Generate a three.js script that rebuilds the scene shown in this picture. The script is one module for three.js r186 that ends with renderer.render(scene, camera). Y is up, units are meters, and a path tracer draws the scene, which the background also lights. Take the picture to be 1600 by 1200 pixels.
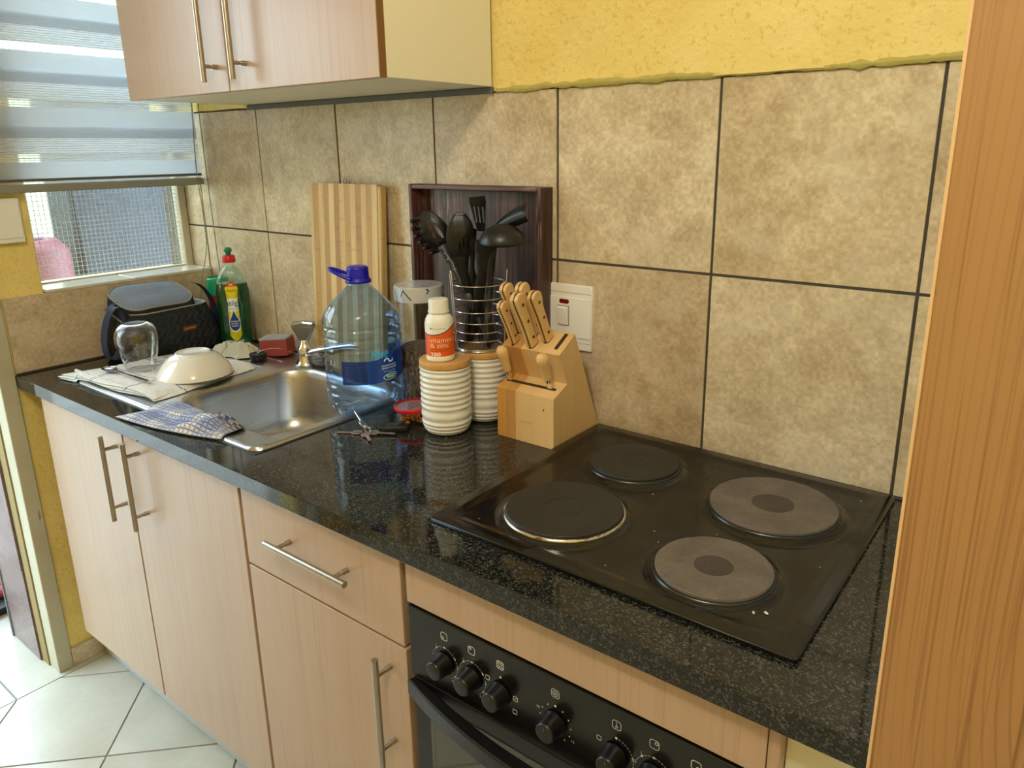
import * as THREE from 'three';
import { RoundedBoxGeometry } from 'three/addons/geometries/RoundedBoxGeometry.js';
import { mergeGeometries, toCreasedNormals, mergeVertices } from 'three/addons/utils/BufferGeometryUtils.js';
import { TessellateModifier } from 'three/addons/modifiers/TessellateModifier.js';
import { RectAreaLightUniformsLib } from 'three/addons/lights/RectAreaLightUniformsLib.js';

// ------------------------------------------------------------------ camera, sky, light, exposure
const scene = new THREE.Scene();
const FOCAL = 1158.993;                                   // pixels, for a frame of 1600 x 1200
const camera = new THREE.PerspectiveCamera(2 * Math.atan(600 / FOCAL) * 180 / Math.PI, 4 / 3, 0.03, 60);
camera.position.set(2.219, 1.4654, 1.2623);
camera.rotation.set(-0.2686, 0.6522, -0.0113, 'YXZ');
camera.setViewOffset(1600, 1200, -20.44, 49.6, 1600, 1200);
camera.updateProjectionMatrix();

const renderer = new THREE.WebGLRenderer({ antialias: true });
renderer.toneMapping = THREE.LinearToneMapping;
renderer.toneMappingExposure = 1.0;
renderer.shadowMap.enabled = true;
RectAreaLightUniformsLib.init();

scene.background = new THREE.Color(0.70, 0.87, 1.0);      // even overcast sky
scene.backgroundIntensity = 7.5;
// the same daylight as soft light in the doorway
function daylight(name, w, h, pos, look, power) {
  const l = new THREE.RectAreaLight(new THREE.Color(0.74, 0.89, 1.0), power, w, h); l.name = name;
  l.position.set(...pos); l.lookAt(...look); scene.add(l); return l;
}
daylight('doorway_daylight', 0.70, 1.95, [-0.30, 1.02, 1.12], [1, 1.02, 1.12], 1.0);

// ------------------------------------------------------------------ helpers
let seed = 7;
function rnd() { seed = (seed + 0x6D2B79F5) | 0; let t = Math.imul(seed ^ (seed >>> 15), 1 | seed); t = (t + Math.imul(t ^ (t >>> 7), 61 | t)) ^ t; return ((t ^ (t >>> 14)) >>> 0) / 4294967296; }
const R = (a, b) => a + (b - a) * rnd();
const V = (x, y, z) => new THREE.Vector3(x, y, z);
const clamp = (x, a = 0, b = 1) => Math.min(b, Math.max(a, x));
const mixn = (a, b, t) => a + (b - a) * t;
const smooth = (a, b, x) => { const t = clamp((x - a) / (b - a)); return t * t * (3 - 2 * t); };
const LAT = new Float32Array(65536); for (let i = 0; i < 65536; i++) LAT[i] = rnd();
function vnoise(x, y, px, py) {                            // value noise that repeats after px, py cells
  const xi = Math.floor(x), yi = Math.floor(y); let fx = x - xi, fy = y - yi;
  fx = fx * fx * (3 - 2 * fx); fy = fy * fy * (3 - 2 * fy);
  const x0 = ((xi % px) + px) % px, x1 = (x0 + 1) % px, y0 = ((yi % py) + py) % py, y1 = (y0 + 1) % py;
  const h = (a, b) => LAT[(a * 157 + b * 311 + ((a * b) & 255) * 17) & 65535];
  const a = h(x0, y0), b = h(x1, y0), c = h(x0, y1), d = h(x1, y1);
  return (a + (b - a) * fx) * (1 - fy) + (c + (d - c) * fx) * fy;
}
function fbm(u, v, fu, fv, oct) { let s = 0, a = 0.5, n = 0; for (let o = 0; o < oct; o++) { s += a * vnoise(u * fu + o * 7, v * fv + o * 13, fu, fv); n += a; a *= 0.55; fu *= 2; fv *= 2; } return s / n; }
function tex(w, h, fn, { srgb = true, rx = 1, ry = 1, mirror = false } = {}) {   // fn(u, v) -> [r, g, b] or a grey, 0..1
  const d = new Uint8Array(w * h * 4);
  for (let j = 0, k = 0; j < h; j++) for (let i = 0; i < w; i++, k += 4) {
    const c = fn((i + 0.5) / w, (j + 0.5) / h);
    if (typeof c === 'number') d[k] = d[k + 1] = d[k + 2] = clamp(c) * 255;
    else { d[k] = clamp(c[0]) * 255; d[k + 1] = clamp(c[1]) * 255; d[k + 2] = clamp(c[2]) * 255; }
    d[k + 3] = 255;
  }
  const t = new THREE.DataTexture(d, w, h, THREE.RGBAFormat);
  t.magFilter = THREE.LinearFilter; t.minFilter = THREE.LinearMipmapLinearFilter; t.generateMipmaps = true;
  t.wrapS = t.wrapT = mirror ? THREE.MirroredRepeatWrapping : THREE.RepeatWrapping;
  t.repeat.set(rx, ry); if (srgb) t.colorSpace = THREE.SRGBColorSpace; t.needsUpdate = true;
  return t;
}
function canvasTex(w, h, draw) {
  const c = document.createElement('canvas'); c.width = w; c.height = h; draw(c.getContext('2d'), w, h);
  const t = new THREE.CanvasTexture(c); t.colorSpace = THREE.SRGBColorSpace; return t;
}
function speckle(n, r, pass = 3) {                          // blurred white noise that repeats, stretched to 0..1
  let a = new Float32Array(n * n), b = new Float32Array(n * n); for (let i = 0; i < n * n; i++) a[i] = rnd();
  for (let p = 0; p < pass; p++) for (const dir of [0, 1]) {
    for (let j = 0; j < n; j++) { let s = 0; const at = k => { k = (k + n) % n; return dir ? a[k * n + j] : a[j * n + k]; };
      for (let k = -r; k <= r; k++) s += at(k);
      for (let i = 0; i < n; i++) { b[dir ? i * n + j : j * n + i] = s; s += at(i + r + 1) - at(i - r); } }
    [a, b] = [b, a];
  }
  let m = 0, v = 0; for (const x of a) m += x; m /= n * n; for (const x of a) v += (x - m) * (x - m); v = Math.sqrt(v / (n * n));
  for (let i = 0; i < n * n; i++) a[i] = clamp(0.5 + (a[i] - m) / v * 0.22); return (u, w) => a[Math.min(n - 1, Math.floor(w * n)) * n + Math.min(n - 1, Math.floor(u * n))];
}
const mat = (o) => new THREE.MeshPhysicalMaterial(o);
const css = (s) => new THREE.Color(s);
const lin = (r, g, b) => new THREE.Color().setRGB(r, g, b);
const lerp3 = (a, b, t) => [a[0] + (b[0] - a[0]) * t, a[1] + (b[1] - a[1]) * t, a[2] + (b[2] - a[2]) * t];

const taken = {};
function numbered(name) { if (!(name in taken)) { taken[name] = 0; return name; } taken[name]++; return name + '_' + String(taken[name]).padStart(3, '0'); }
function thing(name, label, category, pos = [0, 0, 0], turn = 0, group) {
  const o = new THREE.Group(); o.name = numbered(name); o.position.set(...pos); o.rotation.y = turn;
  o.userData = { label, category }; if (group) o.userData.group = group;
  scene.add(o); return o;
}
function structure(name, label, category) { const o = thing(name, label, category); o.userData.kind = 'structure'; return o; }
function part(name, geo, material, parent, label) {
  const m = new THREE.Mesh(geo, material); m.name = name; m.castShadow = m.receiveShadow = true;
  if (label) m.userData.label = label;
  parent.add(m); return m;
}
function solo(name, geo, material, label, category, group) {
  const m = new THREE.Mesh(geo, material); m.name = numbered(name); m.castShadow = m.receiveShadow = true;
  m.userData = { label, category }; if (group) m.userData.group = group;
  scene.add(m); return m;
}
// uv in metres by the way each face points; grain runs along v
function boxMap(g, ou = 0, ov = 0, turn = false) {
  if (g.index) g = g.toNonIndexed();
  const p = g.attributes.position, n = p.count, uv = new Float32Array(n * 2), a = V(), b = V(), c = V(), e = V(), f = V();
  for (let i = 0; i < n; i += 3) {
    a.fromBufferAttribute(p, i); b.fromBufferAttribute(p, i + 1); c.fromBufferAttribute(p, i + 2);
    e.subVectors(b, a); f.subVectors(c, a); e.cross(f);
    const ax = Math.abs(e.x), ay = Math.abs(e.y), az = Math.abs(e.z);
    for (let k = 0; k < 3; k++) {
      const x = p.getX(i + k), y = p.getY(i + k), z = p.getZ(i + k);
      let u, v; if (ax >= ay && ax >= az) { u = z; v = y; } else if (ay >= az) { u = x; v = z; } else { u = x; v = y; }
      if (turn) [u, v] = [v, u];
      uv[(i + k) * 2] = u + ou; uv[(i + k) * 2 + 1] = v + ov;
    }
  }
  g.setAttribute('uv', new THREE.BufferAttribute(uv, 2)); return g;
}
// a box given by its limits, edges rounded by r, in place
function bx(x0, x1, y0, y1, z0, z1, r = 0.001, seg = 2) {
  const w = x1 - x0, h = y1 - y0, d = z1 - z0; r = Math.min(r, w / 2.01, h / 2.01, d / 2.01);
  const g = r > 0 ? new RoundedBoxGeometry(w, h, d, seg, r) : new THREE.BoxGeometry(w, h, d);
  g.translate((x0 + x1) / 2, (y0 + y1) / 2, (z0 + z1) / 2); return g;
}
const mbx = (...a) => boxMap(bx(...a));
function merge(list) { return mergeGeometries(list.map(g => { g = g.index ? g.toNonIndexed() : g; for (const k of Object.keys(g.attributes)) if (!['position', 'normal', 'uv'].includes(k)) g.deleteAttribute(k); return g; })); }
function lathe(pts, seg = 48, from = 0, len = Math.PI * 2) { return new THREE.LatheGeometry(pts.map(p => new THREE.Vector2(p[0], p[1])), seg, from, len); }
function curvePts(pts, n = 24) { return new THREE.CatmullRomCurve3(pts.map(p => V(...p))).getPoints(n); }
function tube(pts, r, seg = 24, rad = 8, closed = false) { return new THREE.TubeGeometry(new THREE.CatmullRomCurve3(pts.map(p => V(...p)), closed), seg, r, rad, closed); }
function rod(a, b, r0, r1 = r0, rad = 16) {
  const A = V(...a), B = V(...b), L = A.distanceTo(B), g = new THREE.CylinderGeometry(r1, r0, L, rad);
  g.applyQuaternion(new THREE.Quaternion().setFromUnitVectors(V(0, 1, 0), B.clone().sub(A).normalize()));
  return g.translate((A.x + B.x) / 2, (A.y + B.y) / 2, (A.z + B.z) / 2);
}
// skin through rounded rectangles lying flat: each section { x, z, hw, hd, r, y }
function rrRing({ x = 0, z = 0, hw, hd, r, y }, n) {
  r = Math.min(r, hw - 1e-5, hd - 1e-5); const out = [];
  for (const [sx, sz, a0] of [[1, 1, 0], [-1, 1, 90], [-1, -1, 180], [1, -1, 270]])
    for (let k = 0; k <= n; k++) { const a = (a0 + 90 * k / n) * Math.PI / 180; out.push([x + sx * (hw - r) + r * Math.cos(a), y, z + sz * (hd - r) + r * Math.sin(a)]); }
  return out;
}
function rrLoft(sections, { n = 6, capStart = false, capEnd = false, crease = 0.7 } = {}) {
  const rings = sections.map(s => s.ring || rrRing(s, n)), m = rings[0].length, pos = [];
  const tri = (a, b, c) => pos.push(...a, ...b, ...c);
  for (let i = 0; i + 1 < rings.length; i++) for (let j = 0; j < m; j++) {
    const k = (j + 1) % m, a = rings[i][j], b = rings[i][k], c = rings[i + 1][j], d = rings[i + 1][k];
    tri(a, c, b); tri(b, c, d);
  }
  const cap = (ring, flip) => { const c = ring.reduce((s, p) => [s[0] + p[0] / m, s[1] + p[1] / m, s[2] + p[2] / m], [0, 0, 0]); for (let j = 0; j < m; j++) { const k = (j + 1) % m; flip ? tri(c, ring[j], ring[k]) : tri(c, ring[k], ring[j]); } };
  if (capStart) cap(rings[0], true); if (capEnd) cap(rings[rings.length - 1], false);
  const g = new THREE.BufferGeometry(); g.setAttribute('position', new THREE.BufferAttribute(new Float32Array(pos), 3));
  g.setAttribute('uv', new THREE.BufferAttribute(new Float32Array(pos.length / 3 * 2), 2));
  g.computeVertexNormals();
  return boxMap(toCreasedNormals(g, crease));
}
// a flat outline extruded by d along z, edges bevelled
function plate(outline, d, bevel = 0.0008, holes = [], curve = 12) {
  const s = outline instanceof THREE.Shape ? outline : new THREE.Shape(outline.map(p => new THREE.Vector2(p[0], p[1])));
  for (const h of holes) s.holes.push(h instanceof THREE.Path ? h : new THREE.Path(h.map(p => new THREE.Vector2(p[0], p[1]))));
  const g = new THREE.ExtrudeGeometry(s, { depth: Math.max(d - 2 * bevel, 1e-5), bevelEnabled: bevel > 0, bevelThickness: bevel, bevelSize: bevel, bevelOffset: -bevel, bevelSegments: 2, curveSegments: curve });
  g.translate(0, 0, bevel); return g;
}
const ellipse = (cx, cy, a, b, n = 24, rot = 0) => Array.from({ length: n }, (_, i) => { const t = i / n * Math.PI * 2, x = a * Math.cos(t), y = b * Math.sin(t); return [cx + x * Math.cos(rot) - y * Math.sin(rot), cy + x * Math.sin(rot) + y * Math.cos(rot)]; });
function bend(g, edge, fn) {                               // split long edges, then move each point
  g = new TessellateModifier(edge, 7).modify(g); const p = g.attributes.position, v = V();
  for (let i = 0; i < p.count; i++) { v.fromBufferAttribute(p, i); fn(v); p.setXYZ(i, v.x, v.y, v.z); }
  g.computeVertexNormals(); return toCreasedNormals(g, 0.6);
}
// a sheet with thickness over u, v in 0..1; fn(u, v) -> [x, y, z]
function sheet(nu, nv, fn, thick, uvScale = [1, 1]) {
  const P = [], idx = [], uvs = [], N = (nu + 1) * (nv + 1);
  for (const side of [0, 1]) for (let j = 0; j <= nv; j++) for (let i = 0; i <= nu; i++) {
    const u = i / nu, v = j / nv, p = fn(u, v), e = (i === 0 || j === 0 || i === nu || j === nv) ? 0.5 : 1;
    P.push(p[0], p[1] + (side ? -thick / 2 : thick / 2) * (e === 1 ? 1 : 0.15), p[2]); uvs.push(u * uvScale[0], v * uvScale[1]);
  }
  for (let j = 0; j < nv; j++) for (let i = 0; i < nu; i++) {
    const a = j * (nu + 1) + i, b = a + 1, c = a + nu + 1, d = c + 1;
    idx.push(a, c, b, b, c, d, N + a, N + b, N + c, N + b, N + d, N + c);
  }
  const edge = []; for (let i = 0; i <= nu; i++) edge.push(i); for (let j = 1; j <= nv; j++) edge.push(j * (nu + 1) + nu); for (let i = nu - 1; i >= 0; i--) edge.push(nv * (nu + 1) + i); for (let j = nv - 1; j > 0; j--) edge.push(j * (nu + 1));
  for (let k = 0; k < edge.length; k++) { const a = edge[k], b = edge[(k + 1) % edge.length]; idx.push(a, b, N + a, b, N + b, N + a); }
  const g = new THREE.BufferGeometry(); g.setAttribute('position', new THREE.BufferAttribute(new Float32Array(P), 3)); g.setAttribute('uv', new THREE.BufferAttribute(new Float32Array(uvs), 2)); g.setIndex(idx);
  g.computeVertexNormals(); return g;
}

// ------------------------------------------------------------------ materials
const T = {};
function woodTex(light, dark, line, { ringU = 0.3, ringV = 0.35, cathedral = 0.0, k = 1 } = {}) {
  return (u, v) => {
    const warp = fbm(u, v, 3, 2, 3) - 0.5, streak = fbm(u + warp * 0.02, v, 48, 2, 3), fine = fbm(u + warp * 0.01, v, 200, 5, 2), broad = 0.6 * fbm(u, v, 5, 1, 2) + 0.4 * fbm(u + warp * 0.05, v, 14, 5, 4);
    let c = lerp3(dark, light, clamp(0.15 + 0.85 * (0.55 * broad + 0.45 * streak)));
    const pore = smooth(0.60, 0.80, fine) * 0.30 * k + smooth(0.62, 0.85, streak) * 0.22 * k;
    c = lerp3(c, line, pore);
    if (cathedral > 0) {
      const du = (u - ringU + warp * 0.06), dv = (v - ringV), d = Math.sqrt(du * du * 26 + Math.max(0, dv) * Math.max(0, dv) * 3.2 + (dv < 0 ? dv * dv * 12 : 0)), s = Math.sin(d * 62 + warp * 7);
      c = lerp3(c, line, cathedral * smooth(0.55, 1, s) * Math.exp(-d * 1.1));
    }
    return c;
  };
}
const beechA = tex(1024, 1024, woodTex([0.745, 0.638, 0.535], [0.68, 0.565, 0.455], [0.55, 0.425, 0.315], { k: 0.55 }), { rx: 1 / 0.62, ry: 1 / 1.3 });
const beechB = tex(1024, 1024, woodTex([0.69, 0.53, 0.345], [0.625, 0.465, 0.285], [0.46, 0.31, 0.165], { cathedral: 0.6, ringU: 0.42, ringV: 0.42, k: 1.3 }), { rx: 1 / 0.42, ry: 1 / 1.4 });
const M = {};
M.front = mat({ map: beechA, roughness: 0.42, clearcoat: 0.4, clearcoatRoughness: 0.27 });
M.tall = mat({ map: beechB, roughness: 0.45, clearcoat: 0.1, clearcoatRoughness: 0.4 });
M.edgeBand = mat({ color: css('#dcb887'), roughness: 0.4 });
M.carcassEdge = mat({ color: css('#7a532c'), roughness: 0.6 });
M.melamine = mat({ color: css('#e9e4cd'), roughness: 0.4 });
M.gap = mat({ color: css('#3b2615'), roughness: 0.8 });
// mottled beige ceramic
const tileFn = (u, v) => {
  const a = fbm(u, v, 5, 5, 5), b = fbm(u + 0.37, v + 0.11, 22, 22, 4), c = fbm(u + 0.7, v + 0.2, 120, 120, 2), d = fbm(u + 0.13, v + 0.57, 9, 9, 4);
  let t = 0.52 + (a - 0.5) * 0.8 + (b - 0.5) * 1.0 + (c - 0.5) * 0.8;
  let col = lerp3([0.70, 0.625, 0.50], [0.88, 0.822, 0.70], clamp(t));
  col = lerp3(col, [0.83, 0.79, 0.70], 0.4 * smooth(0.5, 0.75, d));
  const fleck = vnoise(u * 330, v * 330, 330, 330); if (fleck > 0.88) col = lerp3(col, [0.95, 0.90, 0.79], 0.4 * b);
  return col;
};
T.tile = tex(1024, 1024, tileFn, { rx: 1 / 0.75, ry: 1 / 0.75 });
T.tileBump = tex(512, 512, (u, v) => 0.6 * fbm(u, v, 12, 12, 4) + 0.4 * fbm(u + .4, v, 90, 90, 2), { srgb: false, rx: 1 / 0.75, ry: 1 / 0.75 });
M.tile = mat({ map: T.tile, bumpMap: T.tileBump, bumpScale: 0.0009, roughness: 0.34 });
M.tile2 = mat({ map: T.tile, color: lin(0.93, 0.9, 0.88), bumpMap: T.tileBump, bumpScale: 0.0009, roughness: 0.34 });
M.tile3 = mat({ map: T.tile, color: lin(1.0, 0.98, 0.93), bumpMap: T.tileBump, bumpScale: 0.0009, roughness: 0.36 });
M.grout = mat({ color: css('#4c473c'), roughness: 0.95 });
// yellow plaster
T.plBump = tex(1024, 1024, (u, v) => { const a = fbm(u, v, 40, 40, 4), b = fbm(u + .5, v + .2, 10, 10, 3); return clamp(0.5 * b + 0.5 * a); }, { srgb: false, rx: 1 / 0.6, ry: 1 / 0.6 });
T.plaster = tex(1024, 1024, (u, v) => {
  const a = fbm(u, v, 7, 7, 4), p = fbm(u + .2, v + .6, 90, 90, 2), q = vnoise(u * 61, v * 61, 61, 61);
  let c = lerp3([0.90, 0.795, 0.455], [0.93, 0.84, 0.52], clamp(a * 1.4 - 0.2));
  if (q > 0.955) c = lerp3(c, [0.62, 0.52, 0.28], clamp((q - 0.955) * 16) * 0.7);
  return lerp3(c, [0.78, 0.66, 0.27], 0.35 * smooth(0.66, 0.8, p));
}, { rx: 1 / 0.6, ry: 1 / 0.6 });
M.plaster = mat({ map: T.plaster, bumpMap: T.plBump, bumpScale: 0.0045, roughness: 0.65 });
M.ceiling = mat({ color: css('#f1efe6'), roughness: 0.9 });
M.caulk = mat({ color: css('#b3a65a'), roughness: 0.8, bumpMap: T.plBump, bumpScale: 0.004 });
M.jamb = mat({ map: tex(256, 512, (u, v) => { const a = fbm(u, v, 6, 12, 4), s = fbm(u + .3, v, 40, 6, 2); let c = lerp3([0.68, 0.66, 0.555], [0.75, 0.735, 0.64], a); return lerp3(c, [0.42, 0.31, 0.16], 0.8 * smooth(0.72, 0.82, s * 0.5 + a * 0.5)); }, { rx: 2, ry: 1 }), roughness: 0.5 });
M.ochre = mat({ color: css('#8d7a48'), roughness: 0.6 });
// dark speckled granite
const gr1 = speckle(1024, 2, 2), gr2 = speckle(1024, 5, 2), gr3 = speckle(1024, 1, 2);
T.granite = tex(1024, 1024, (u, v) => {
  const t = smooth(0.40, 0.85, 0.65 * gr1(u, v) + 0.35 * gr2(u, v));
  let col = lerp3([0.075, 0.078, 0.073], [0.31, 0.31, 0.285], t);
  return lerp3(col, [0.50, 0.50, 0.47], 0.3 * smooth(0.86, 0.98, gr3(u, v)));
}, { rx: 1 / 0.28, ry: 1 / 0.28 });
M.granite = mat({ map: T.granite, roughness: 0.075, roughnessMap: tex(512, 512, (u, v) => 0.6 + 0.4 * fbm(u, v, 6, 6, 5), { srgb: false, rx: 1 / 0.6, ry: 1 / 0.6 }), specularIntensity: 1 });
M.silicone = mat({ color: css('#2b261d'), roughness: 0.5 });
// metals
T.brush = tex(512, 512, (u, v) => 0.35 + 0.3 * fbm(u, v, 3, 160, 3), { srgb: false, rx: 3, ry: 3 });
M.steel = mat({ color: lin(0.52, 0.51, 0.49), metalness: 1, roughness: 0.65, roughnessMap: T.brush });
M.brushed = mat({ color: lin(0.44, 0.40, 0.34), metalness: 1, roughness: 0.32 });
M.chrome = mat({ color: lin(0.78, 0.78, 0.78), metalness: 1, roughness: 0.09 });
M.iron = mat({ color: css('#3a3735'), roughness: 0.6, metalness: 0.3 });
M.black = mat({ color: css('#0b0b0c'), roughness: 0.35 });
M.blackMat = mat({ color: css('#131414'), roughness: 0.55 });
M.nylon = mat({ color: css('#0a0b0c'), roughness: 0.4, clearcoat: 0.1, clearcoatRoughness: 0.3 });
M.white = mat({ color: css('#efece2'), roughness: 0.35 });
M.whiteGloss = mat({ color: css('#e9e6dc'), roughness: 0.15, clearcoat: 0.6, clearcoatRoughness: 0.05 });
M.red = mat({ color: css('#c9121a'), roughness: 0.35 });

// ------------------------------------------------------------------ the room
const RX = 3.3, RZ = 2.75, RY = 2.5, TOP = 0.9, WT = 0.24;
const GX = [0.3279, 0.6659, 1.0039, 1.3419, 1.6799, 2.0179, 2.3559], ROW = [0.9, 1.2407, 1.5796];
{ // back wall: yellow plaster over two rows of beige tiles
  const w = structure('wall_back', 'yellow plastered wall above two rows of mottled beige tiles', 'wall');
  const nx = 160, ny = 34, x0 = -WT, x1 = RX + 0.2, y0 = 1.5796;
  const g = new THREE.PlaneGeometry(x1 - x0, RY + 0.1 - y0, nx, ny); g.translate((x0 + x1) / 2, (y0 + RY + 0.1) / 2, 0);
  const p = g.attributes.position;
  for (let i = 0; i < p.count; i++) {
    const x = p.getX(i), y = p.getY(i), low = 1 - smooth(y0, y0 + 0.05, y);
    p.setY(i, y + low * 0.004 * (fbm(x / 3.9 + 0.2, 0.3, 60, 4, 3) - 0.35)); p.setZ(i, 0.004 + 0.006 * (fbm(x / 3.9 + .1, (y - y0) / 1.1, 24, 8, 3) - 0.5) + 0.002 * low);
  }
  g.computeVertexNormals();
  part('plaster', boxMap(g), M.plaster, w, 'rough yellow painted plaster');
  part('masonry', mbx(-WT, RX + 0.2, -0.1, RY + 0.1, -0.2, -0.003, 0), M.grout, w, 'dark grey grout and wall behind the tiles');
  const ms = [M.tile, M.tile2, M.tile3];
  let k = 0; const edges = [-0.1, 0.0, ...GX];
  for (let r = 0; r < 2; r++) for (let i = 0; i + 1 < edges.length; i++) {
    const a = edges[i] + 0.0025, b = edges[i + 1] - 0.0025; let y0 = ROW[r] + (r ? 0.0025 : -0.03), y1 = ROW[r + 1] - 0.0025;
    if (i === 0) { if (r === 0) y0 = 1.112; }
    part('tile', boxMap(bx(a, b, y0, y1, -0.008, R(-0.0008, 0.0006), 0.0012), R(0, 5), R(0, 5)), ms[(k++ * 2 + r) % 3], w);
  }
  for (let i = 0; i < 2; i++) part('tile', boxMap(bx(edges[i] + 0.0025, edges[i + 1] - 0.0025, 1.5821, 2.2, -0.008, 0, 0.0012), R(0, 5), R(0, 5)), ms[i], w);   // reveal of the window and the strip beside it
}
{ // lumpy paint and filler over the tile tops
  const pts = []; for (let i = 0; i <= 90; i++) { const x = 1.19 + i * 0.0135; pts.push([x, 1.583 + 0.004 * (fbm(i / 91, 0.1, 40, 3, 2) - 0.5) + (x > 1.9 ? 0.006 * (x - 1.9) : 0), 0.0035]); }
  const g = new THREE.TubeGeometry(new THREE.CatmullRomCurve3(pts.map(p => V(...p))), 300, 0.006, 7), p = g.attributes.position;
  for (let i = 0; i < p.count; i++) { const x = p.getX(i), n = fbm((x - 1.1) / 1.4, 0.4, 70, 3, 3); p.setY(i, p.getY(i) + (p.getY(i) - 1.583) * (n * 1.4 - 0.6)); p.setZ(i, 0.003 + (p.getZ(i) - 0.0035) * (0.35 + 0.5 * n)); }
  g.computeVertexNormals();
  const m = solo('trim_1', boxMap(g), M.caulk, 'olive yellow paint ridge smeared along the top of wall tiles', 'trim'); m.userData.kind = 'structure';
}
M.sill = mat({ map: tex(256, 256, (u, v) => lerp3([0.80, 0.78, 0.71], [0.88, 0.87, 0.82], fbm(u, v, 8, 8, 4)), { rx: 4, ry: 4 }), roughness: 0.18, clearcoat: 0.5, clearcoatRoughness: 0.08 });  // paler than the wall tiles: window light on the sill put into the colour
{ // left wall with a window and a doorway
  const w = structure('wall_left', 'yellow painted wall with the wired window and the doorway', 'wall');
  const P = (y0, y1, z0, z1) => part('plaster', boxMap(bx(-WT, 0, y0, y1, z0, z1, 0.006, 3)), M.plaster, w);
  P(-0.1, 1.102, -0.003, 0.615); P(1.095, RY, 0.482, 0.615); P(2.15, RY, -0.003, 0.49); P(2.08, RY, 0.615, 1.5); P(-0.1, RY, 1.49, RZ + 0.2);
  for (const [z0, z1] of [[0.002, 0.2435], [0.2485, 0.583]]) part('tile', boxMap(bx(-0.002, 0.006, TOP - 0.02, 1.1038, z0, z1, 0.0015), R(0, 4), R(0, 4)), M.tile2, w);
  for (const [z0, z1] of [[0.001, 0.2435], [0.2485, 0.478]]) part('sill_tile', boxMap(bx(-0.108, 0.008, 1.104, 1.1125, z0, z1, 0.002), R(0, 4), R(0, 4)), M.sill, w, 'glazed window sill tile, made paler to stand for window light');
  // tiled skirting beside the door
  part('skirting_tile', boxMap(bx(0, 0.009, 0, 0.058, 0.44, 0.588, 0.0015), 1.3, 2.2), M.tile, w, 'beige skirting tile by the door frame');
}
{ const w = structure('wall_right', 'yellow painted wall beyond the tall cupboard', 'wall'); part('plaster', mbx(RX, RX + 0.2, -0.1, RY, -0.2, RZ + 0.2, 0), M.plaster, w); }
{ const w = structure('wall_front', 'yellow painted wall behind the viewer', 'wall'); part('plaster', mbx(-WT, RX + 0.2, -0.1, RY, RZ, RZ + 0.2, 0), M.plaster, w); }
{ const c = structure('ceiling', 'plain white ceiling', 'ceiling'); part('slab', mbx(-WT, RX + 0.2, RY, RY + 0.15, -0.2, RZ + 0.2, 0), M.ceiling, c); }
{ // floor: cream tiles laid on the diagonal, straight ones in the doorway
  const f = structure('floor', 'cream ceramic floor tiles laid diagonally with grey joints', 'floor');
  const ft = tex(512, 512, (u, v) => { const a = fbm(u, v, 4, 4, 5), b = fbm(u + .3, v + .4, 60, 60, 2); return lerp3([0.71, 0.705, 0.655], [0.79, 0.795, 0.755], clamp(a * 1.3 - 0.15 + (b - 0.5) * 0.25)); }, { rx: 1 / 0.7, ry: 1 / 0.7 });
  const fm = [mat({ map: ft, roughness: 0.22 }), mat({ map: ft, color: lin(0.95, 0.95, 0.94), roughness: 0.24 })];
  part('screed', mbx(-WT - 0.05, RX + 0.2, -0.12, -0.004, -0.2, RZ + 0.2, 0), mat({ color: css('#8d8f93'), roughness: 0.9 }), f, 'grey joints between the tiles');
  const S = 0.328, q = S / 2 - 0.0022, c45 = Math.SQRT1_2; let k = 0;
  // centres: a = (x + z)/sqrt2, b = (x - z)/sqrt2
  const A0 = 1.128 * c45, B0 = -0.25 * c45;
  for (let i = -6; i < 14; i++) for (let j = -12; j < 14; j++) {
    const a = A0 + (i + 0.5) * S, b = B0 + (j + 0.5) * S, x = (a + b) * c45, z = (a - b) * c45;
    if (x < -0.2 || x > RX + 0.2 || z < 0.3 || z > RZ + 0.2) continue;
    // clip the diamond against x >= 0.033 so that it stops at the threshold
    let poly = [[q, q], [-q, q], [-q, -q], [q, -q]].map(([da, db]) => [(a + da + b + db) * c45, (a + da - b - db) * c45]);
    const out = []; for (let n = 0; n < poly.length; n++) { const P0 = poly[n], P1 = poly[(n + 1) % poly.length], in0 = P0[0] >= 0.033, in1 = P1[0] >= 0.033; if (in0) out.push(P0); if (in0 !== in1) { const t = (0.033 - P0[0]) / (P1[0] - P0[0]); out.push([0.033, P0[1] + (P1[1] - P0[1]) * t]); } }
    if (out.length < 3) continue;
    const g = plate(out.map(([x, z]) => [x, -z]), 0.008, 0.0008); g.rotateX(-Math.PI / 2); g.translate(0, -0.008 + R(-0.0003, 0.0003), 0);
    part('tile', boxMap(g, R(0, 3), R(0, 3)), fm[k++ % 2], f);
  }
  for (const [z0, z1] of [[0.44, 0.743], [0.748, 1.073], [1.078, 1.5]]) part('tile', boxMap(bx(-0.30, 0.029, -0.008, 0, z0, z1, 0.0008), R(0, 3), R(0, 3)), fm[0], f);
}
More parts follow.
